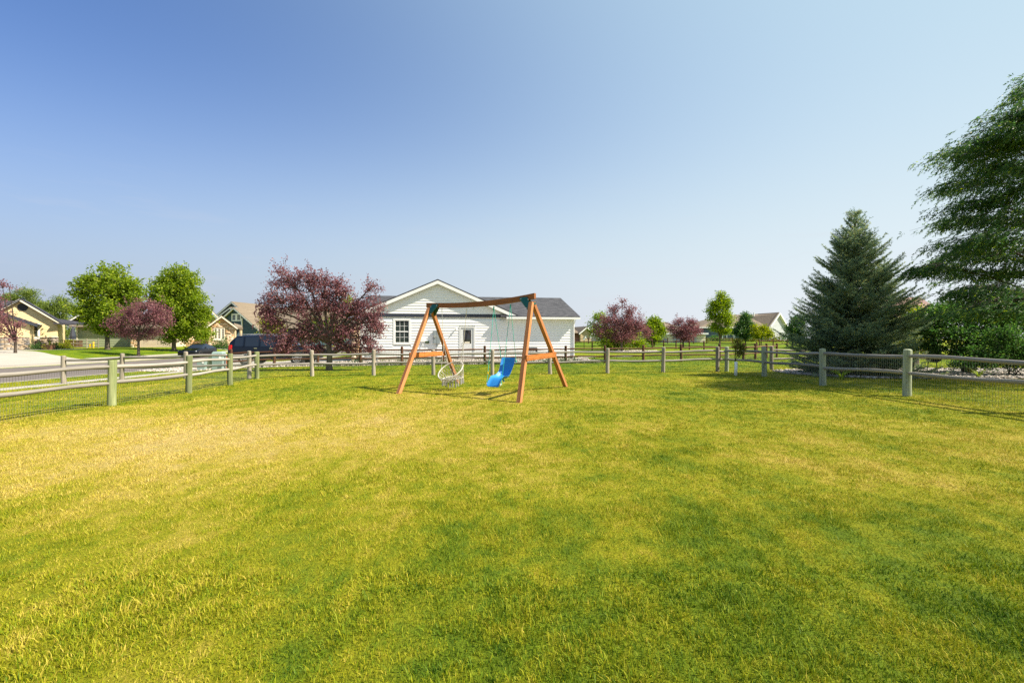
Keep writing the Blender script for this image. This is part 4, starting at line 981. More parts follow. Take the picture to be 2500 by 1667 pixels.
window(h, U(1763), U(1775), W(830), W(816), -.03, .14, sashes=1, grid=(2,1)); window(h, U(1789), U(1794), W(824.5), W(818), -.03, .1, sashes=1); window(h, U(1820), U(1836), W(830), W(818), -.03, .14, sashes=1, grid=(2,1))
# pale gable end turned towards the camera
gx = U(1874); 
m = MB(); ang = None
m.add([(gx,0,-.5),(gx+5.6,-4.2,-.5) if False else (gx+6.4,3.0,-.5),(gx+6.4,3.0,W(803)),(gx+3.4,1.5,W(763)),(gx,0,W(803))], [(0,1,2,3,4)])
m.add([(gx,.6,-.5),(gx+6.4,3.6,-.5),(gx+6.4,3.6,W(803)),(gx+3.4,2.1,W(763)),(gx,.6,W(803))], [(4,3,2,1,0)]); m.build('gable_wall', M['grey_siding'], h)
dirg = Vector((6.4,3.0,0)).normalized(); nrm_g = Vector((dirg.y,-dirg.x,0))
sm = MB(); L6 = math.hypot(6.4,3.0); pkL = math.hypot(3.4,1.5); w_ = 0.
while w_ < W(764):
    wt_ = w_+.28; e_ = W(803); 
    s0 = 0 if wt_ < e_ else pkL*(wt_-e_)/(W(763)-e_); s1 = L6 if wt_ < e_ else L6-(L6-pkL)*(wt_-e_)/(W(763)-e_)
    if s1-s0 > .1:
        P = lambda s_, o_, ww: Vector((gx,0,ww)) + dirg*s_ + nrm_g*o_
        sm.hexa([P(s0,.05,w_),P(s1,.05,w_),P(s1,0,w_),P(s0,0,w_),P(s0,.02,wt_),P(s1,.02,wt_),P(s1,0,wt_),P(s0,0,wt_)])
    w_ = wt_
so_ = sm.build('siding', M['grey_siding'], h); so_['kind'] = 'stuff'
def rake(p, q, name, mat, hgt=.35, wid=.5):
    p, q = Vector(p), Vector(q); m = MB(); n_ = nrm_g*wid
    m.hexa([p-Vector((0,0,hgt)), q-Vector((0,0,hgt)), q-Vector((0,0,hgt))+n_, p-Vector((0,0,hgt))+n_, p, q, q+n_, p+n_]); return m.build(name, M[mat], h)
rake((gx-.3,-.1,W(803)-.1),(gx+3.4,1.5,W(762.0)),'fascia','white_trim'); rake((gx+3.4,1.5,W(762.0)),(gx+6.9,3.2,W(804)),'fascia','white_trim')
MB().slab([(gx-.5,-.6,W(802)),(gx+3.4,1.2,W(761)),(gx+2.2,7,W(761)),(gx-2,7,W(770))], .2).build('gable_roof', M['roof_grey'], h)
MB().slab([(gx+3.4,1.2,W(761)),(gx+7.,3.,W(804)),(gx+7,9,W(804)),(gx+2.2,8,W(761))], .2).build('gable_roof', M['roof_grey'], h)
P = lambda s_, o_, ww: Vector((gx,0,ww)) + dirg*s_ + nrm_g*o_
for k_, (s0, w0_, w1_) in enumerate(((1.35,W(822),W(808)),)):
    m = MB(); m.hexa([P(s0,.1,w0_),P(s0+.6,.1,w0_),P(s0+.6,0,w0_),P(s0,0,w0_),P(s0,.1,w1_),P(s0+.6,.1,w1_),P(s0+.6,0,w1_),P(s0,0,w1_)]); f_ = m.build('window', M['white_trim'], h)
    hh = (w1_-w0_)
    for j_ in range(2):
        za_, zb_ = w0_+.1+hh*.5*j_, w0_+hh*.5*(j_+1)-.06; m = MB(); m.hexa([P(s0+.1,.11,za_),P(s0+.5,.11,za_),P(s0+.5,.05,za_),P(s0+.1,.05,za_),P(s0+.1,.11,zb_),P(s0+.5,.11,zb_),P(s0+.5,.05,zb_),P(s0+.1,.05,zb_)]); m.build('pane', M['glass_dark'], f_)
MB().tube([(U(1861),3.,W(770)),(U(1861),3.,W(766)+.5)], .12, 8).build('roof_vent', M['white_trim'], h)
h, U, W = ridge_house('tan_house', 'tan house with pale blue garage door between the purple trees', 1572, 1690, 812, 786, 836, 88., R(2), 'tan', 'roof_grey', 12, hip=7, hipr=6)
MB().box(U(1614),U(1705),-3,5,-.4,W(815)).build('garage_wall', M['cream_trim'], h); garage_door(h, U(1630), U(1682), -.2, W(823), -3.02, 'meter_grey' if False else 'pale_blue_door', 4) if 'pale_blue_door' in M else None
M['pale_blue_door'] = simple('pale_blue_garage_door', (.42,.50,.56), .5, .04, 2, bump=.05)
garage_door(h, U(1630), U(1682), -.2, W(823), -3.02, 'pale_blue_door', 4)
MB().hexa([(U(1610),-3.5,W(815.5)),(U(1709),-3.5,W(815.5)),(U(1709),6,W(815.5)),(U(1610),6,W(815.5)),(U(1630),2,W(788)),(U(1685),2,W(800)),(U(1685),2.2,W(800)),(U(1630),2.2,W(788))]).build('garage_roof', M['roof_grey'], h)
MB().box(U(1610),U(1709),-3.55,-3.502,W(817),W(813)).build('gutter', M['white_trim'], h)
window(h, U(1600), U(1606), W(833), W(827), -.03, .1, sashes=1)
# beige gabled house left of the purple tree
d = 92.; rot = R(16); x = wx(1430,d); z = wz(834,d); U = fit(None,1430,d,rot); W = lambda py: wz(py,d)-z
h = empty('beige_house', (x,d,z), rot, label='beige gabled house just right of the white house corner', cat='house')
a, b = U(1417), U(1443); pk = U(1430)
m = MB(); m.prism([(a,-.4),(b,-.4),(b,W(812)),(pk,W(798)),(a,W(812))], .06, 12); m.build('wall', M['tan'], h); siding(h, [(a,0),(b,0),(b,W(812.3)),(pk,W(798.5)),(a,W(812.3))], [], M['tan'], .3)
gable_roof(h, a-.5, b+.6, W(813), W(796.5), 0, 12, 'roof_grey', 'white_trim', .5, .25)
window(h, U(1428), U(1432), W(826), W(820), -.03, .1, sashes=2, grid=(1,1)); window(h, U(1440), U(1443.2), W(826), W(820), -.03, .1, sashes=2)
MB().hexa([(a-5,.0,W(813)),(a,.0,W(813)),(a,10,W(813)),(a-5,10,W(813)),(a-5,4.5,W(798)),(a,4.5,W(798)),(a,5.5,W(798)),(a-5,5.5,W(798))]).build('side_roof', M['roof_grey'], h); MB().box(a-5,a,.6,9,-.4,W(813)).build('side_wall', simple('brick_red', (.20,.09,.07), .8, .2, 6), h)
h, U, W = ridge_house('grey_house', 'low grey house partly hidden by the left purple tree', 1442, 1500, 815, 801, 834, 96., R(0), 'grey_siding', 'roof_grey', 9)
window(h, U(1458), U(1468), W(831), W(824), -.03, .12, sashes=1, grid=(2,1))
h, U, W = ridge_house('rose_roof_house', 'large pale house with rose brown roof glimpsed behind the spruce', 2085, 2300, 775, 728, 838, 52., R(-14), 'peach', 'roof_rose' if 'roof_rose' in M else 'roof_grey', 10)
for o in h.children:
    if o.name.startswith('roof'): o.data.materials[0] = shingle('rose_brown_shingles', (.24,.15,.13), (.32,.21,.18))
window(h, U(2196), U(2216), W(832), W(758), -.03, .12, sashes=3, gl='glass'); window(h, U(2240), U(2262), W(825), W(790), -.03, .12); window(h, U(2120), U(2140), W(825), W(785), -.03, .12)
# ------------------------------------------------------------------ trees
def unit(v): return v/np.maximum(np.linalg.norm(v, axis=-1, keepdims=True), 1e-9)
def leaf_mesh(name, P, L, Wd, mat, droop=.25, bias=None, updn=.5):
    """one folded quad leaf at each point"""
    n = len(P); a = unit(rng.normal(size=(n,3)) + np.array([0,0,-droop*2]) + (0 if bias is None else bias))
    r = rng.normal(size=(n,3)); r[:,2] *= updn; s = unit(np.cross(a, unit(r))); nn = np.cross(a, s)
    l = (L*rng.uniform(.65,1.3,n))[:,None]; w = (Wd*rng.uniform(.7,1.25,n))[:,None]
    v = np.stack([P, P+a*l*.48+s*w*.5+nn*w*.16, P+a*l, P+a*l*.48-s*w*.5+nn*w*.16], 1)
    f = np.arange(n*4).reshape(n,4)
    at = np.clip(rng.normal(.5,.24,n),0,1)
    return np_mesh(name, v.reshape(-1,3), f, mat, False, at)
def curve(a, b, bend, k=6):
    a, b = np.array(a,float), np.array(b,float); t = np.linspace(0,1,k)[:,None]
    return a*(1-t)+b*t + np.array(bend)*np.sin(math.pi*t)
def tree(name, label, px, d, blobs, trunk_py, trunk_r, leaf, bark='bark', L=.09, Wd=.05, ncl=260, per=34, spread=.16, droop=.25, cat='tree', group=None, flat=.8, base_y=None, stems=1, split=.32, lean=0, twig=.006, bias=None, yscale=1.0, pxbase=None, limbs=True, shell=2.0, shoots=0):
    """blobs: (px, py, half-width px, half-height px) of the crown's lobes at the tree's own depth"""
    x0 = wx(px, d); z0 = G(x0, d); K = d/F
    root = empty(name, (x0, d, z0), label=label, cat=cat, group=group)
    B = []
    for (bx, by, rx, ry) in blobs:
        yo = rng.uniform(-.3,.3)*rx*K*yscale
        B.append((np.array([wx(bx,d)-x0, yo, wz(by,d)-z0]), np.array([rx*K, rx*K*yscale*.9, ry*K])*(.86 if 1400 < px < 2000 else 1.0)))
    zs = wz(trunk_py, d) - z0                     # height where the trunk splits
    vol = np.array([np.prod(r)**.75 for _, r in B]); pr = vol/vol.sum()
    tr = MB()
    tops = []
    for sidx in range(stems):
        ang = 2*math.pi*sidx/max(1,stems)+.5; so_ = 0 if stems == 1 else trunk_r*2.2
        base = np.array([math.cos(ang)*so_, math.sin(ang)*so_, -.12]); top = np.array([lean + math.cos(ang)*so_*2.4, math.sin(ang)*so_*2.4, zs])
        c = curve(base, top, (rng.uniform(-.05,.05)*zs*.4, rng.uniform(-.05,.05)*zs*.4, 0), 6)
        rr = [trunk_r*1.35, trunk_r*1.05, trunk_r*.95, trunk_r*.9, trunk_r*.85, trunk_r*.82]
        tr.tube([tuple(p) for p in c], rr, 9); tops.append(c)
    P = []; limb_pts = []
    for bi, (c, r) in enumerate(B):
        if not limbs: limb_pts.append(np.stack([c*.3, c])); continue
        st = tops[bi % stems]; s0 = st[-1] if c[2] > zs else st[3]
        bend = (rng.uniform(-.1,.1), rng.uniform(-.1,.1), .12*abs(c[0]-s0[0]))
        cv = curve(s0, c + np.array([0,0,r[2]*.35]), bend, 8); limb_pts.append(cv)
        q = np.linspace(.62,.10,8)*trunk_r; tr.tube([tuple(p) for p in cv], list(q), 6)
    for k in range(ncl):
        bi = rng.choice(len(B), p=pr); c, r = B[bi]
        dv = unit(rng.normal(size=3)); rad = rng.random()**(1/shell); p = c + dv*r*rad
        if p[2] < .25: p[2] = .25 + rng.random()*.3
        lp = limb_pts[bi]; j = np.argmin(((lp-p)**2).sum(1) + rng.uniform(0,.2,len(lp))*r[0]**2)
        src = lp[max(0,j-1)]; mid = src*.45+p*.55 + np.array([0,0,.10*np.linalg.norm(p-src)])
        if twig: tr.tube([tuple(src), tuple(mid), tuple(p)], [twig*2.2, twig*1.5, twig*.6], 3, cap=False)
        n = int(per*rng.uniform(.5,1.5)); t = rng.random(n)[:,None]**.6
        core = mid*(1-t)+p*t if twig else np.repeat(p[None], n, 0)
        P.append(core + rng.normal(size=(n,3))*np.array([spread,spread,spread*flat]))
    for k in range(shoots):              # long leafy shoots that break the outline
        bi = rng.choice(len(B), p=pr); c, r = B[bi]; dv = unit(rng.normal(size=3)+np.array([0,-.2,.9])); p = c + dv*r*.8
        q = p + unit(dv*.6+np.array([0,0,.9])+rng.normal(size=3)*.3)*rng.uniform(.35,.95)*r.mean(); tr.tube([tuple(p), tuple(q)], [twig*1.3, twig*.5], 3, cap=False)
        n = int(per*.7); t = rng.random(n)[:,None]; P.append(p*(1-t)+q*t + rng.normal(size=(n,3))*spread*.42)
    P = np.concatenate(P); P[:,2] = np.maximum(P[:,2], .08)
    t = tr.build('trunk', M[bark], root, True)
    link('crown', leaf_mesh('crown', P, L, Wd, M[leaf], droop, bias), root)
    return root
tree('purple_leaf_tree', 'spreading purple-leaved tree between the swing yard and white house', 803, 22.4,
     [(692,682,40,40),(750,682,36,28),(790,690,42,36),(845,712,24,20),(912,712,20,40),(680,745,50,38),(740,745,55,45),(805,750,60,50),(870,760,55,45),(910,790,34,45),(665,800,34,48),(700,835,45,34),(745,815,40,35),(840,815,48,36),(895,835,34,26),(690,855,26,14),(925,800,22,46),(905,858,30,12),(930,745,18,26),(765,848,38,18),(845,848,36,18),(820,700,34,28),(650,765,24,24)],
     838, .15, 'leaf_purple', 'bark', .105, .052, 760, 34, .14, .15, yscale=.8, twig=.007, shell=2.2, shoots=70)
tree('shade_tree', 'tall bright green tree beside the cream house lawn', 262, 50., [(265,668,30,26),(230,690,40,26),(300,690,38,30),(195,712,26,22),(262,720,60,34),(330,715,20,30),(225,760,46,32),(290,765,50,36),(335,750,16,24),(250,800,34,22)], 822, .24, 'leaf_green', 'bark', .24, .16, 400, 52, .27, .1, twig=.012, shell=2.0, shoots=26)
tree('shade_tree', 'dense rounded lime-green tree behind the parked sedan', 425, 54., [(430,668,36,24),(400,690,36,28),(462,695,36,30),(430,725,60,40),(480,735,34,30),(395,745,34,40),(455,775,60,40),(500,770,18,26),(430,810,50,34),(490,815,26,26)], 826, .24, 'leaf_green', 'bark', .24, .16, 500, 58, .27, .1, twig=.012, shell=2.2, shoots=26)
tree('purple_leaf_tree', 'small purple-leaved tree standing by the far pavement', 338, 45., [(350,745,34,18),(310,760,30,18),(390,755,32,20),(290,790,26,20),(345,785,50,26),(405,785,26,26),(340,815,46,16),(300,812,26,10)], 834, .13, 'leaf_purple', 'bark', .17, .08, 300, 32, .22, .15, twig=.009, shoots=30)
tree('purple_leaf_tree', 'purple-leaved tree at the left picture edge by the cream house', 37, 40., [(-40,730,40,40),(-10,760,40,30),(10,790,40,22),(45,795,20,20),(-30,810,40,30),(40,820,20,16),(8,690,14,10),(20,700,12,8)], 832, .11, 'leaf_purple', 'bark_dark', .16, .075, 170, 26, .2, .15, twig=.008)
for px, d, b, lb in ((65,88,[(60,715,26,16),(35,735,22,18),(75,745,34,22),(55,770,50,26),(95,770,30,24)],'rounded pine tree rising behind the cream house roof'),
                 (140,84,[(145,735,20,14),(125,755,26,20),(160,755,28,18),(140,785,44,26),(150,815,46,22),(110,815,30,20)],'bushy pine tree between the cream house and the green tree'),
                 (30,92,[(28,728,9,9),(28,750,14,20)],'small pine top just left of the rounded pine')):
    tree('pine_tree', lb, px, d, b, 840, .22, 'leaf_pine', 'bark_dark', .30, .12, 340, 46, .42, -.3, group=None, twig=.015)
tree('purple_leaf_tree', 'purple-leaved tree with pointed top in a stone ring', 1518, 49.5, [(1518,735,10,16),(1500,757,20,20),(1535,760,22,22),(1480,790,34,24),(1520,790,50,26),(1555,795,34,26),(1460,812,22,18),(1525,820,60,22),(1580,815,18,18)], 815, .12, 'leaf_purple', 'bark', .16, .08, 360, 32, .22, .1, twig=.010, shoots=50)
tree('green_shrub', 'green bushy tree growing just behind the pointed purple tree', 1500, 53., [(1465,780,24,22),(1450,800,20,22),(1480,815,36,28),(1530,820,40,26),(1500,840,50,16),(1560,842,24,12)], 843, .1, 'leaf_green', 'bark', .19, .12, 260, 34, .3, .1, twig=.010, cat='shrub')
tree('shade_tree', 'rounded green tree in front of the tan house', 1597, 66., [(1597,786,20,14),(1585,805,20,18),(1610,808,20,20),(1597,825,26,12)], 836, .13, 'leaf_green', 'bark', .24, .15, 200, 36, .3, .1, twig=.012)
tree('purple_leaf_tree', 'round purple-leaved tree in front of the pale blue garage door', 1668, 62., [(1655,785,18,12),(1685,788,18,14),(1645,806,20,16),(1672,808,28,18),(1700,808,18,18),(1668,824,34,10)], 832, .12, 'leaf_purple', 'bark_dark', .19, .09, 230, 32, .24, .1, twig=.012, shoots=30)
tree('shade_tree', 'slender upright green tree in front of the slate blue house', 1757, 44., [(1760,722,12,18),(1748,745,22,22),(1772,745,16,24),(1735,765,18,20),(1762,770,26,22),(1778,785,16,18),(1750,795,24,18),(1770,808,20,12)], 828, .075, 'leaf_green', 'bark', .15, .085, 300, 28, .18, -.25, twig=.008, shell=1.7, shoots=30)
tree('shade_tree', 'dark blue-green tree against the slate blue house wall', 1820, 74., [(1818,775,16,14),(1808,795,16,16),(1830,795,14,16),(1800,812,16,12),(1822,815,18,14)], 832, .12, 'leaf_deep', 'bark_dark', .24, .14, 210, 36, .3, .1, twig=.012)
tree('small_tree', 'small lime yellow tree beside the dark tree at the slate house', 1858, 72., [(1845,800,12,10),(1865,804,14,10),(1850,816,20,10),(1878,815,12,10)], 826, .09, 'leaf_lime', 'bark_dark', .22, .13, 150, 30, .28, .1, twig=.010)
tree('shade_tree', 'deep green tree half hidden left of the spruce', 1935, 60., [(1948,785,20,20),(1935,805,20,20),(1950,825,20,16)], 836, .12, 'leaf_deep', 'bark_dark', .2, .12, 200, 34, .28, .1, twig=.010)
tree('lime_tree', 'lime green young tree glimpsed behind the large purple tree', 655, 60., [(650,790,20,16),(670,800,22,20),(650,815,20,12)], 838, .09, 'leaf_lime', 'bark', .2, .13, 150, 32, .3, .1, twig=.010)
tree('green_shrub', 'green shrub seen through the gap of the large purple tree', 800, 52., [(780,800,40,26),(850,735,14,12),(820,815,40,20),(760,820,30,18)], 838, .1, 'leaf_green', 'bark', .2, .13, 220, 32, .34, .1, twig=.010, cat='shrub')
# young sapling with a white trunk guard
sp = tree('sapling', 'young sapling with white plastic trunk guard standing by the fence gap', 1795, 17.3, [(1800,832,12,8),(1795,846,15,10),(1812,848,12,12),(1805,862,12,9)], 880, .018, 'leaf_mixed', 'bark_dark', .055, .030, 90, 14, .05, .1, twig=.003)
zt = wz(883,17.3)-G(wx(1795,17.3),17.3)
MB().tube([(0.02,0,-.03),(.03,0,zt*.5),(.035,0,zt)], [.058,.056,.054], 12).build('trunk_guard', M['white_trim'], sp, True)

# spruce
def spruce(name, label, x, y, H, Rm, seed=5):
    r = np.random.default_rng(seed); z0 = G(x, y); root = empty(name, (x,y,z0), label=label, cat='tree')
    tr = MB(); tr.tube([(0,0,-.1),(0,0,H*.3),(0,0,H*.7),(0,0,H)], [.14,.11,.06,.008], 8)
    S = []; D = []; Ls = []
    z = .12
    while z < H-.12:
        t = z/H; nb = 18 if t < .8 else 11
        for k in range(nb):
            az = r.uniform(0,2*math.pi); Lb = (Rm*(1-t)**.80+.08)*r.uniform(.62,1.10)
            if t < .10: Lb *= .86
            el = .02 + .85*t**1.1 + r.uniform(-.12,.12)
            h = np.array([math.cos(az),math.sin(az),0]); side = np.array([-h[1],h[0],0])
            n = max(4,int(Lb/.12)); pts = []
            for i in range(n+1):
                s = i/n; pts.append(np.array([0,0,z]) + h*Lb*s*math.cos(el) + np.array([0,0,1])*(Lb*s*math.sin(el) - .16*Lb*math.sin(s*2.2)*(1-t) + .17*Lb*s*s))
            pts = np.array(pts); tr.tube([tuple(p) for p in pts[::2]] if n > 5 else [tuple(p) for p in pts], list(np.linspace(.022*(1-t)+.007,.003,len(pts[::2]) if n > 5 else len(pts))), 4, cap=False)
            for i in range(1, n+1):
                seg = pts[i]-pts[i-1]; sl = np.linalg.norm(seg); dr = seg/sl; S.append(pts[i-1]); D.append(dr); Ls.append(sl)
                s = i/n
                for sg in (-1,1):
                    for rep in range(2 if Lb > .9 else 1):
                        tl = (.11 + .46*Lb**.6*(1-s)**.8*(s*1.6 if s < .35 else .9))*r.uniform(.6,1.15)
                        td = unit(dr*.75 + side*sg*r.uniform(.5,.95) + np.array([0,0,r.uniform(-.25,.22)]))
                        b = pts[i-1] + seg*r.random(); S.append(b); D.append(td); Ls.append(tl)
                        if tl > .2:
                            for q in (.45,.75):
                                sd = unit(td + side*r.uniform(-.8,.8)+dr*.5+np.array([0,0,r.uniform(-.2,.2)])); S.append(b+td*tl*q); D.append(sd); Ls.append(tl*.38)
        z += .17 + .05*r.random() + .05*t
    for k in range(5):
        S.append(np.array([0,0,H-.25+.05*k])); D.append(unit(np.array([r.normal()*.2,r.normal()*.2,1]))); Ls.append(.22)
    S, D, Ls = np.array(S), np.array(D), np.array(Ls)
    cnt = np.maximum(2,(Ls/.0175).astype(int)); idx = np.repeat(np.arange(len(S)), cnt); n = len(idx)
    tt = r.random(n); P = S[idx] + D[idx]*(Ls[idx]*tt)[:,None]
    rad = unit(np.cross(D[idx], r.normal(size=(n,3)))); ax = unit(D[idx]*.75 + rad); sd = unit(np.cross(ax, r.normal(size=(n,3))))
    ln = r.uniform(.045,.075,n)[:,None]; w = .018
    v = np.stack([P-sd*w*.5, P+sd*w*.5, P+ax*ln], 1)
    tw = r.random(len(S)); at = np.clip(.30 + .45*tw[idx] + r.normal(0,.12,n) + .22*(np.abs(S[idx][:,0])>0)*(Ls[idx]<.16), 0, 1)
    print('needles', n)
    tr.build('trunk', M['bark_dark'], root); link('crown', np_mesh('crown', v.reshape(-1,3), np.arange(n*3).reshape(n,3), M['needle'], False, at), root)
spruce('spruce_tree', 'blue-green spruce behind the right wire fence', 12.72, 16.9, 6.05, 2.8)

# the large fine-leaved tree leaning in from the right
def locust():
    r = np.random.default_rng(11); d = 14.2; K = d/F; x0 = 18.0; z0 = G(x0, d)
    root = empty('honey_locust', (x0,d,z0), label='large feathery dark green tree leaning in from the right edge', cat='tree')
    tr = MB(); tr.tube([(0,0,-.2),(-.1,.1,1.2),(-.25,.1,2.8),(-.3,0,5),(-.3,.1,8.3)], [.3,.24,.2,.15,.05], 10)
    edge = [(2485,175,50,22),(2430,225,60,24),(2480,260,80,40),(2400,275,70,24),(2330,335,80,24),(2262,368,66,20),(2300,405,90,26),(2245,452,80,20),(2290,492,100,26),(2235,538,80,22),(2280,582,100,26),(2240,622,80,20),(2165,655,70,12),(2270,668,100,24),(2262,712,90,24),(2330,752,90,24),(2420,330,100,50),(2380,420,110,50),(2380,520,120,50),(2380,620,120,50),(2390,720,120,50),(2460,270,80,40)]
    tiers = [(l+rx+42, by, rx, ry) for l, by, rx, ry in edge] + [(2740,190,120,60),(2720,270,170,60),(2790,380,190,70),(2800,500,200,70),(2790,620,200,70),(2760,720,170,50),]  # last tiers: unseen right side of the crown, added to shade shrubs and lawn
    P = []; A = []
    for (bx, by, rx, ry) in tiers:
        yo = r.uniform(-2.4,1.2); c = np.array([wx(bx,d+yo)-x0, yo, wz(by,d+yo)-z0]); R_ = np.array([rx*K, rx*K*1.1+.4, ry*K*.66])
        src = np.array([-.28, .05, max(1.6, c[2]-.35*abs(c[0])-.2)]); cv = curve(src, c - np.array([R_[0]*.4,0,-R_[2]*.3]), (0,0,.1*abs(c[0])), 8)
        tr.tube([tuple(p) for p in cv], list(np.linspace(.045,.008,8)), 5, cap=False)
        for k in range(int(22 + rx*.46)):
            dv = unit(r.normal(size=3)); p = c + dv*R_*r.random()**.5; j = np.argmin(((cv-p)**2).sum(1)); s = cv[max(1,j-1)]
            tip = p + np.array([-.28,-.05,-.06]); m_ = (s+p)/2 + np.array([0,0,.12])
            tr.tube([tuple(s), tuple(m_), tuple(tip)], [.012,.008,.003], 3, cap=False)
            # fronds hanging along the twig
            nf = r.integers(6,10)
            for q in range(nf):
                t = r.random()**.7; b = (m_*(1-t)+tip*t) + r.normal(size=3)*np.array([.10,.12,.06])
                fd = unit(np.array([-.8,-.1,-.62]) + r.normal(size=3)*np.array([.22,.38,.22])); fl = r.uniform(.20,.40)
                nl = 11; u = (np.arange(nl)+.5)/nl; base = b + fd*fl*u[:,None] + np.array([0,0,-.04])*(u**2)[:,None]
                P.append(base); A.append(np.repeat(fd[None], nl, 0))
    P, A = np.concatenate(P), np.concatenate(A); n = len(P)
    s = unit(np.cross(A, r.normal(size=(n,3))+np.array([0,0,1.2]))); ax = unit(A*.85 + s*np.where(r.random(n) < .5, 1, -1)[:,None]*.5)
    w = unit(np.cross(ax, r.normal(size=(n,3))+np.array([0,0,1.]))); l = r.uniform(.07,.12,n)[:,None]; wd = r.uniform(.020,.032,n)[:,None]
    v = np.stack([P, P+ax*l*.5+w*wd*.5, P+ax*l, P+ax*l*.5-w*wd*.5], 1)
    print('locust leaves', n)
    tr.build('trunk', M['bark_dark'], root, True); link('crown', np_mesh('crown', v.reshape(-1,3), np.arange(n*4).reshape(n,4), M['leaf_locust'], False, np.clip(r.normal(.5,.25,n),0,1)), root)
locust()
tree('multi_stem_shrub', 'tall multi-stemmed green shrub behind the right fence', 2365, 17.6, [(2270,770,50,26),(2330,760,60,30),(2400,765,55,30),(2450,790,50,35),(2250,810,40,26),(2310,815,50,28),(2390,815,60,30),(2450,840,45,30),(2270,850,36,22),(2520,780,60,50),(2350,860,50,20)], 845, .055, 'leaf_deep', 'bark_dark', .10, .06, 820, 28, .12, .1, stems=6, cat='shrub', twig=.005)
tree('leafy_shrub', 'low dark leafy shrub at the right picture edge', 2480, 16.2, [(2450,870,50,36),(2500,850,50,44),(2550,860,60,50),(2400,880,40,26),(2350,890,34,20),(2450,820,50,30)], 915, .03, 'leaf_deep', 'bark_dark', .075, .05, 420, 30, .10, .1, stems=4, cat='shrub', twig=.004)
tree('leafy_shrub', 'yellow-green backlit shrub between the spruce and the tall shrub', 2225, 19.5, [(2200,800,36,26),(2235,770,40,24),(2215,840,40,22),(2255,830,30,26)], 880, .03, 'leaf_lime', 'bark_dark', .08, .05, 240, 24, .12, .1, stems=3, cat='shrub', twig=.004)

# ------------------------------------------------------------------ small plants
def tuft(name, label, x, y, n, h, spread, mat, cat='plant', group=None, w=.022):
    r = np.random.default_rng(int(abs(x*100+y*37))); z = G(x, y); o = []; f = []; at = []
    for i in range(n):
        a = r.uniform(0,2*math.pi); L = h*r.uniform(.6,1.1); dv = np.array([math.cos(a),math.sin(a),0]); sd = np.array([-dv[1],dv[0],0]); b = dv*r.uniform(0,.06)
        ks = 5; st = len(o)
        for k in range(ks):
            t = k/(ks-1); p = b + dv*spread*L*t*t*1.2 + np.array([0,0,L*(t-.45*t*t*spread)]); ww = w*(1-t)**.7*.5+.001
            o += [p-sd*ww, p+sd*ww]
        for k in range(ks-1): q = st+2*k; f.append((q,q+1,q+3,q+2)); at.append(r.uniform(.2,.9))
    ob = link(name, np_mesh(name, np.array(o), np.array(f), mat, False, np.array(at))); ob.location = (x,y,z)
    return tag(ob, label, cat, group)
tuft('daylily', 'bright strappy plant growing in the stones under the spruce', wx(2055,14.9), 14.9, 34, .62, .9, M['leaf_green'], w=.03)
tuft('daylily', 'strappy plant in the stones under the tall shrub', wx(2390,15.3), 15.3, 26, .5, .7, M['leaf_green'], w=.025)
def bush(name, label, x, y, r_, h, mat, n=900, L=.06, cat='bush', group=None):
    rr = np.random.default_rng(int(abs(x*91+y*17))); z = G(x,y); dv = unit(rr.normal(size=(n,3))); dv[:,2] = np.abs(dv[:,2]); P = dv*np.array([r_,r_*.9,h])*(rr.random((n,1))**.33)*(1+.25*np.sin(dv[:,:1]*5+dv[:,1:2]*4))
    root = empty(name, (x,y,z), label=label, cat=cat, group=group)
    m = MB()
    for k in range(7): a = k*.9; m.tube([(0,0,-.05),(math.cos(a)*r_*.35,math.sin(a)*r_*.35,h*.4),(math.cos(a)*r_*.6,math.sin(a)*r_*.6,h*.7)], [.02,.014,.006], 4)
    m.build('stem', M['bark_dark'], root); link('foliage', leaf_mesh('foliage', P, L, L*.6, mat, -.1), root)
bush('garden_bush', 'dark low bush in front of the cream house stone wall', wx(90,49.6), 49.6, .75, .75, M['leaf_deep'], 900, .11)
bush('garden_bush', 'yellow-edged round bush at the corner of the cream house', wx(158,53), 53, 1.0, .85, M['leaf_lime'], 900, .12)
bush('garden_bush', 'dark bush right of the brown planter', wx(132,50.5), 50.5, .55, .8, M['leaf_deep'], 600, .11)
bush('garden_bush', 'rounded bush below the stone house window', wx(542,63.5), 63.5, 1.2, 1.5, M['leaf_deep'], 1000, .15)
bush('garden_bush', 'low bush by the stone house porch', wx(560,63), 63, .9, .6, M['leaf_deep'], 600, .15)
bush('garden_bush', 'small bush under the left side of the stone house window', wx(528,63), 63, .9, .5, M['leaf_deep'], 600, .15)
bush('garden_bush', 'lime bush left of the slate blue house corner', wx(1703,90), 90, 2.2, 1.1, M['leaf_lime'], 900, .25)
bush('garden_bush', 'dark bush under the left window of the slate blue house', wx(1748,95), 95, 2.0, 1.3, M['leaf_deep'], 900, .25)
bush('garden_bush', 'straw-coloured ornamental bush by the slate house', wx(1838,92), 92, 1.6, 1.2, M['leaf_mixed'], 700, .25)
bush('garden_bush', 'pinkish bush before the pale grey gable', wx(1885,90), 90, 1.8, 1.6, M['leaf_mixed'], 800, .25)
bush('garden_bush', 'dark round bush at the right end of the pale grey gable', wx(1925,90), 90, 2.4, 1.6, M['leaf_deep'], 900, .25)
bush('garden_bush', 'reddish flower border in front of the slate house', wx(1790,94), 94, 3.0, .6, M['leaf_mixed'], 700, .25)
bush('planter_leaves', 'lime trailing leaves spilling from the brown planter', wx(118,49.0), 49.0, .5, .75, M['leaf_lime'], 260, .12, cat='plant')
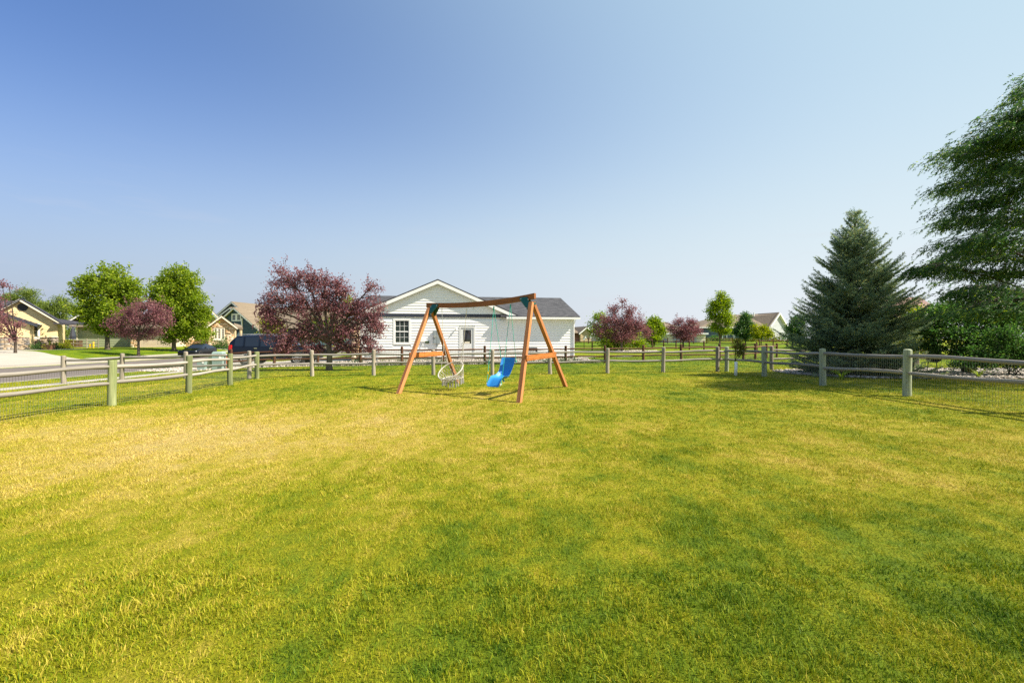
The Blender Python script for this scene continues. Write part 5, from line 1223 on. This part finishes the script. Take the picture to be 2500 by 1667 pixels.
# weeds along the brown fence: nobody could count them
x = rng.uniform(-11.5, 5.2, 5200); y = 27.25+.105*x + rng.normal(0,.16,5200); c = vnoise(x, y, .6, 9); k = rng.random(5200) < c*1.25; x, y = x[k], y[k]
P = np.stack([x, y, gz(x,y)+rng.random(len(x))**1.6*.42*vnoise(x,y,.9,5)+.02], 1)
tag(link('fence_weeds', leaf_mesh('fence_weeds', P, .12, .035, M['leaf_deep'], -.8)), 'ragged weeds growing along the foot of the brown fence', 'weeds', None, 'stuff')

# ------------------------------------------------------------------ vehicles
def paint(name, c): t = NT(name); n = t.noise(t.coord('Object'), 300, 2); t.pbsdf(t.ramp(n, [(.3, mul(c,.85)), (.7, mul(c,1.2))]), .20, None, 0, .25, .15); return t.m
M['paint_black'] = paint('black_car_paint', (.004,.0045,.006)); M['paint_navy'] = paint('dark_navy_paint', (.005,.008,.017))
M['tyre'] = simple('tyre_rubber', (.018,.018,.018), .85, .2, 20); M['rim'] = simple('alloy_rim', (.55,.55,.56), .28, .08, 8, bump=0, metallic=.85); M['rim_dark'] = simple('dark_alloy_rim', (.10,.10,.11), .3, .1, 8, bump=0, metallic=.8)
M['car_glass'] = glass('tinted_car_glass', (.010,.014,.02), .03); M['chrome'] = simple('chrome_trim', (.75,.75,.76), .12, .03, 5, bump=0, metallic=1.0)
M['lamp_clear'] = simple('clear_headlamp', (.72,.76,.8), .12, .05, 5, bump=0, spec=.8); M['lamp_red'] = simple('red_tail_lamp', (.55,.012,.012), .2, .08, 5, bump=0, spec=.7)
def car(name, label, loc, rz, prof, W, belt, wheels, wr, pm, rimm, side_win, roof_rails=False, spokes=10, hood_i=None, glass_i=None):
    """prof: stations (x, z_low, z_belt, z_top, half-width at belt, half-width at top); +x is the nose"""
    root = empty(name, loc, rz, label=label, cat='car'); rings = []
    for (x, zl, zb, zt, hb, ht) in prof:
        pts = [(0,zl),(hb*.80,zl),(hb*.965,zl+.10),(hb*1.0,zl+(zb-zl)*.45),(hb*.985,zl+(zb-zl)*.78),(hb*.945,zb)]
        f = (zt-zb)
        pts += [(hb*.945+(ht-hb*.945)*.80, zb+f*.82), (ht*.90, zb+f*.95), (ht*.55, zt), (0, zt+.012)]
        rings.append([(x, y, z) for y, z in pts] )
    nR = len(rings[0]); body = MB(); gl = {}
    def vid(i, j, s): return rings[i][j] if s > 0 else (rings[i][j][0], -rings[i][j][1], rings[i][j][2])
    for i in range(len(rings)-1):
        for j in range(nR-1):
            for s in (1, -1):
                q = [vid(i,j,s), vid(i+1,j,s), vid(i+1,j+1,s), vid(i,j+1,s)]
                if s < 0: q = q[::-1]
                key = None
                if j == 5 and i in side_win: key = ('side', side_win[i], s)
                elif j >= 6 and glass_i and i in glass_i: key = ('front' if i in glass_i[:1] else 'rear', 0, 0)
                (gl.setdefault(key, MB()) if key else body).add(q, [(0,1,2,3)])
    for i in (0, len(rings)-1):
        q = [vid(i,j,1) for j in range(nR)] + [vid(i,j,-1) for j in range(nR-2,0,-1)]; body.add(q, [tuple(range(len(q)))])
    def fin(mb, nm, mt, sub=2):
        me = mb.mesh(nm, mt); bm = bmesh.new(); bm.from_mesh(me); bmesh.ops.remove_doubles(bm, verts=bm.verts[:], dist=.002); bmesh.ops.recalc_face_normals(bm, faces=bm.faces[:]); bm.to_mesh(me); bm.free(); me.shade_smooth(); me.set_sharp_from_angle(angle=R(38)); return link(nm, me, root)
    fin(body, 'body', pm)
    for k, mb in gl.items(): fin(mb, 'side_window' if k[0] == 'side' else 'windscreen' if k[0] == 'front' else 'rear_window', M['car_glass'])
    hbm = W/2
    for wx_ in wheels:
        for s in (1,-1):
            yc = s*(hbm-.10); w = MB(); ax = Vector((0,s,0))
            MB().disc((wx_, s*(hbm-.045), wr+.015), ax, wr*1.16, .10, 28).build('wheel_arch', M['black'], root)
            prof_t = [(-.11,.80),(-.115,.93),(-.08,1.0),(.08,1.0),(.115,.93),(.11,.72),(.06,.68)]
            c = Vector((wx_, yc+s*.035, wr)); n = 28
            for (o_, q_) in prof_t:
                for j in range(n): a = 2*math.pi*j/n; w.v.append((c.x+math.cos(a)*wr*q_, c.y+s*o_, c.z+math.sin(a)*wr*q_))
            for i in range(len(prof_t)-1):
                for j in range(n): a = i*n+j; b = i*n+(j+1)%n; w.f.append((a,b,b+n,a+n))
            wo = w.build('wheel', M['tyre'], root, True)
            rm = MB(); co = c + ax*.10; rm.disc(co-ax*.05, ax, wr*.70, .02, 24)
            rim = rm.build('rim_back', M['black'], wo)
            sp_ = MB(); sp_.disc(co, ax, wr*.16, .05, 14)
            for k in range(spokes):
                a = 2*math.pi*k/spokes; dv = Vector((math.cos(a),0,math.sin(a))); sp_.bar(co+dv*wr*.1, co+dv*wr*.68, .03, wr*.12, up=dv.cross(ax))
            ring = [co + Vector((math.cos(a),0,math.sin(a)))*wr*.69 for a in np.linspace(0,2*math.pi,25)]; sp_.tube(ring, .022, 6, cap=False)
            sp_.build('rim', rimm, wo)
    return root
# sedan parked at the far kerb, nose towards the camera
sp_prof = [(2.34,.30,.60,.62,.60,.50),(2.26,.22,.66,.70,.80,.66),(1.95,.17,.70,.76,.88,.72),(1.3,.17,.80,.88,.905,.74),(.88,.17,.87,.95,.91,.76),(.30,.17,.90,1.30,.915,.60),(-.10,.17,.91,1.41,.915,.56),(-.65,.17,.92,1.41,.915,.555),(-1.25,.17,.94,1.27,.91,.58),(-1.72,.18,.97,1.05,.89,.70),(-2.12,.24,.97,1.01,.85,.70),(-2.30,.34,.90,.93,.74,.6)]
sx, sy = wx(484,48.2), 48.2
sd = car('parked_sedan', 'black sedan with dark wheels parked at the far kerb', (sx, sy, G(sx,sy)-.125), R(-82), sp_prof, 1.83, .9, (1.42,-1.36), .335, M['paint_black'], M['rim_dark'], {4:0,5:0,6:1,7:1,8:1}, spokes=5, glass_i=[4,8])
MB().box(2.22,2.335,-.50,.50,.36,.60).build('grille', M['black'], sd, bevel=.03)
MB().disc((2.36,0,.49),(1,0,0),.085,.02,20).build('emblem', M['chrome'], sd)
m = MB(); [m.bar((2.375,0,.49),(2.375,.075*math.cos(a),.49+.075*math.sin(a)),.012,.014) for a in (R(90),R(210),R(330))]; m.build('emblem_star', M['black'], sd)
for s in (1,-1):
    MB().hexa([(2.16,s*.52,.60),(2.02,s*.84,.62),(2.0,s*.845,.70),(2.14,s*.54,.68),(2.20,s*.52,.60),(2.06,s*.865,.62),(2.04,s*.865,.70),(2.18,s*.54,.68)]).build('headlight', M['lamp_clear'], sd)
    MB().hexa([(.62,s*.90,.93),(.52,s*.90,.93),(.50,s*1.05,.94),(.60,s*1.05,.94),(.62,s*.90,1.05),(.52,s*.90,1.05),(.50,s*1.06,1.06),(.60,s*1.06,1.06)]).build('wing_mirror', M['paint_black'], sd, bevel=.02)
    MB().box(-1.0,.95,s*.895-.03,s*.895+.03,.15,.24).build('side_skirt', M['paint_black'], sd)
    MB().box(2.18,2.30,s*.6-.16,s*.6+.16,.26,.34).build('air_intake', M['black'], sd)
    MB().box(-.25,-.09,s*.92-.01,s*.92+.012,.82,.85).build('door_handle', M['chrome'], sd)
# large SUV in the neighbour's drive, nose to the right
sv_prof = [(2.72,.42,.92,.95,.70,.6),(2.66,.34,1.02,1.08,.90,.74),(2.35,.30,1.10,1.18,.97,.80),(1.55,.30,1.14,1.22,1.0,.82),(1.20,.30,1.16,1.26,1.0,.84),(.62,.30,1.17,1.80,1.0,.74),(.30,.30,1.17,1.88,1.0,.745),(-.75,.30,1.17,1.92,1.0,.75),(-1.75,.30,1.18,1.90,1.0,.745),(-2.35,.30,1.19,1.86,.99,.73),(-2.68,.36,1.19,1.50,.97,.80),(-2.78,.42,1.10,1.16,.93,.82)]
vx, vy = wx(678,30.8), 30.8
sv = car('parked_suv', 'long dark navy sport utility vehicle behind the large purple tree', (vx, vy, G(vx,vy)+.03), R(2), sv_prof, 2.0, 1.17, (1.72,-1.62), .41, M['paint_navy'], M['rim'], {4:0,5:0,6:0,7:1,8:2}, spokes=12, glass_i=[4,9])
for s in (1,-1):
    MB().tube([(.35,s*.72,1.93),(-.6,s*.73,1.985),(-2.2,s*.715,1.94)], .025, 6).build('roof_rail', M['chrome'], sv)
    MB().box(-2.70,-2.50,s*.945-.05,s*.945+.04,.92,1.26).build('tail_light', M['lamp_red'], sv, bevel=.02)
    MB().hexa([(2.42,s*.62,.92),(2.36,s*.93,.92),(2.30,s*.95,1.10),(2.38,s*.66,1.10),(2.70,s*.62,.92),(2.56,s*.97,.92),(2.48,s*.97,1.10),(2.66,s*.66,1.10)]).build('headlight', M['lamp_clear'], sv)
    MB().box(-1.1,1.15,s*.99-.06,s*1.0+.06,.30,.37).build('running_board', M['chrome'], sv)
    MB().hexa([(.85,s*1.0,1.18),(.70,s*1.0,1.18),(.68,s*1.2,1.19),(.80,s*1.2,1.19),(.85,s*1.0,1.38),(.70,s*1.0,1.38),(.68,s*1.2,1.38),(.80,s*1.2,1.38)]).build('wing_mirror', M['paint_navy'], sv, bevel=.02)
    for xx in (.05,-.95): MB().box(xx-.11,xx+.09,s*1.0-.01,s*1.0+.022,1.02,1.06).build('door_handle', M['chrome'], sv)
MB().box(2.62,2.74,-.55,.55,.58,.96).build('grille', M['black'], sv, bevel=.02); MB().box(2.60,2.76,-.8,.8,.36,.48).build('bumper', M['black'], sv, bevel=.03)
MB().box(-2.82,-2.72,-.85,.85,.42,.62).build('rear_bumper', M['black'], sv, bevel=.03)
for xx in (.35,-.72,-1.72):
    for s in (1,-1): MB().bar((xx,s*.962,1.19),(xx-.03,s*.79,1.80),.03,.07,up=(1,0,0)).build('pillar', M['paint_navy'], sv)

# ------------------------------------------------------------------ utility cabinets behind the left fence
def cabinet(name, label, px, d, w, dp, h, mat, top=True):
    x = wx(px, d); o = empty(name, (x,d,G(x,d)), R(12), label=label, cat='utility box')
    MB().box(-w/2,w/2,-dp/2,dp/2,-.05,h*.86).build('cabinet', M[mat], o, bevel=.015)
    if top: MB().hexa([(-w/2-.02,-dp/2-.02,h*.862),(w/2+.02,-dp/2-.02,h*.862),(w/2+.02,dp/2+.02,h*.862),(-w/2-.02,dp/2+.02,h*.862),(-w/2+.04,-dp/2+.05,h),(w/2-.04,-dp/2+.05,h),(w/2-.02,dp/2,h),(-w/2+.02,dp/2,h)]).build('lid', M[mat], o, bevel=.012)
    MB().box(w*.18,w*.42,-dp/2-.012,-dp/2-.002,h*.62,h*.78).build('warning_label', M['white_trim'], o)
    return o
cabinet('utility_cabinet', 'pale green utility cabinet nearest the brown fence end', 534, 25.5, .52, .5, 1.0, 'util_green')
cabinet('utility_cabinet', 'smaller pale grey-green cabinet left of the large cabinet', 493, 25.0, .38, .35, .62, 'util_green')
cabinet('utility_cabinet', 'short mossy green utility pedestal between the two pale cabinets', 504, 26.0, .2, .2, .66, 'green_post' if 'green_post' in M else 'util_dark')
cabinet('utility_cabinet', 'dark green cabinet partly behind the large pale cabinet', 522, 26.8, .5, .4, .7, 'util_dark')
x = wx(554,25.2); mk = empty('cable_marker', (x,25.2,G(x,25.2)), label='slim orange cable marker post beside the pale cabinet', cat='marker post'); MB().tube([(0,0,-.1),(0,0,.68)], .038, 10).build('post', M['orange'], mk); MB().tube([(0,0,.68),(0,0,.71)], [.042,.03], 10).build('cap', M['orange'], mk)
# patio umbrella, lamp post, hose stand and little things in the left yards
x = wx(178,60); um = empty('patio_umbrella', (x,60,G(x,60)), label='closed navy patio umbrella beyond the cream house', cat='umbrella'); MB().tube([(0,0,0),(0,0,2.9)], .03, 8).build('pole', M['white_trim'], um); MB().tube([(0,0,1.1),(0,0,1.5),(0,0,2.4),(0,0,2.85)], [.30,.34,.16,.03], 10).build('canopy', M['navy_trim'], um)
x = wx(1426,56); lp = empty('lamp_post', (x,56,G(x,56)), label='small black lamp post beside the distant brown fence', cat='lamp post'); MB().tube([(0,0,-.1),(0,0,1.15)], .04, 8).build('post', M['black'], lp); MB().box(-.09,.09,-.09,.09,1.15,1.45).build('lantern', M['white_trim'], lp); MB().tube([(0,0,1.45),(0,0,1.58)], [.14,.02], 8).build('cap', M['black'], lp)
x = wx(2280,18.4); ch2 = empty('chiminea', (x,18.4,G(x,18.4)), label='black conical garden fire pot on legs under the tall shrub', cat='fire pot')
MB().tube([(0,0,.42),(0,0,.5),(0,0,.75),(0,0,.95),(0,0,1.25),(0,0,1.5)], [.12,.24,.26,.13,.07,.04], 14).build('pot', M['black'], ch2, True)
for k in range(3): a = k*2.1+.3; MB().tube([(.15*math.cos(a),.15*math.sin(a),.5),(.22*math.cos(a),.22*math.sin(a),-.05)], .018, 6).build('leg', M['black'], ch2)
# timber edging at the foot of the far yard and a deck box by the cream house
x = wx(163,59); db = empty('deck_box', (x,59,G(x,59)), R(10), label='red-brown wooden deck skirting behind the garden fence', cat='deck'); m = MB()
for k in range(6): MB().box(-1.6,1.6,-.3,.3,.05+k*.14,.17+k*.14).build('plank', M['brown_rail'], db)
MB().box(-1.65,1.65,-.34,.34,.92,.98).build('top', M['brown_rail'], db)
for px_, hh in ((220,.5),(228,.75)):
    x = wx(px_,57.6); yh = empty('yard_hydrant', (x,57.6,G(x,57.6)), label='short yellow yard tap' if hh < .6 else 'taller yellow yard tap beside the gate', cat='tap'); MB().tube([(0,0,-.1),(0,0,hh)], .09, 8).build('pipe', M['yellow'], yh); MB().tube([(0,0,hh-.1),(.16,0,hh-.14)], .05, 6).build('spout', M['yellow'], yh)
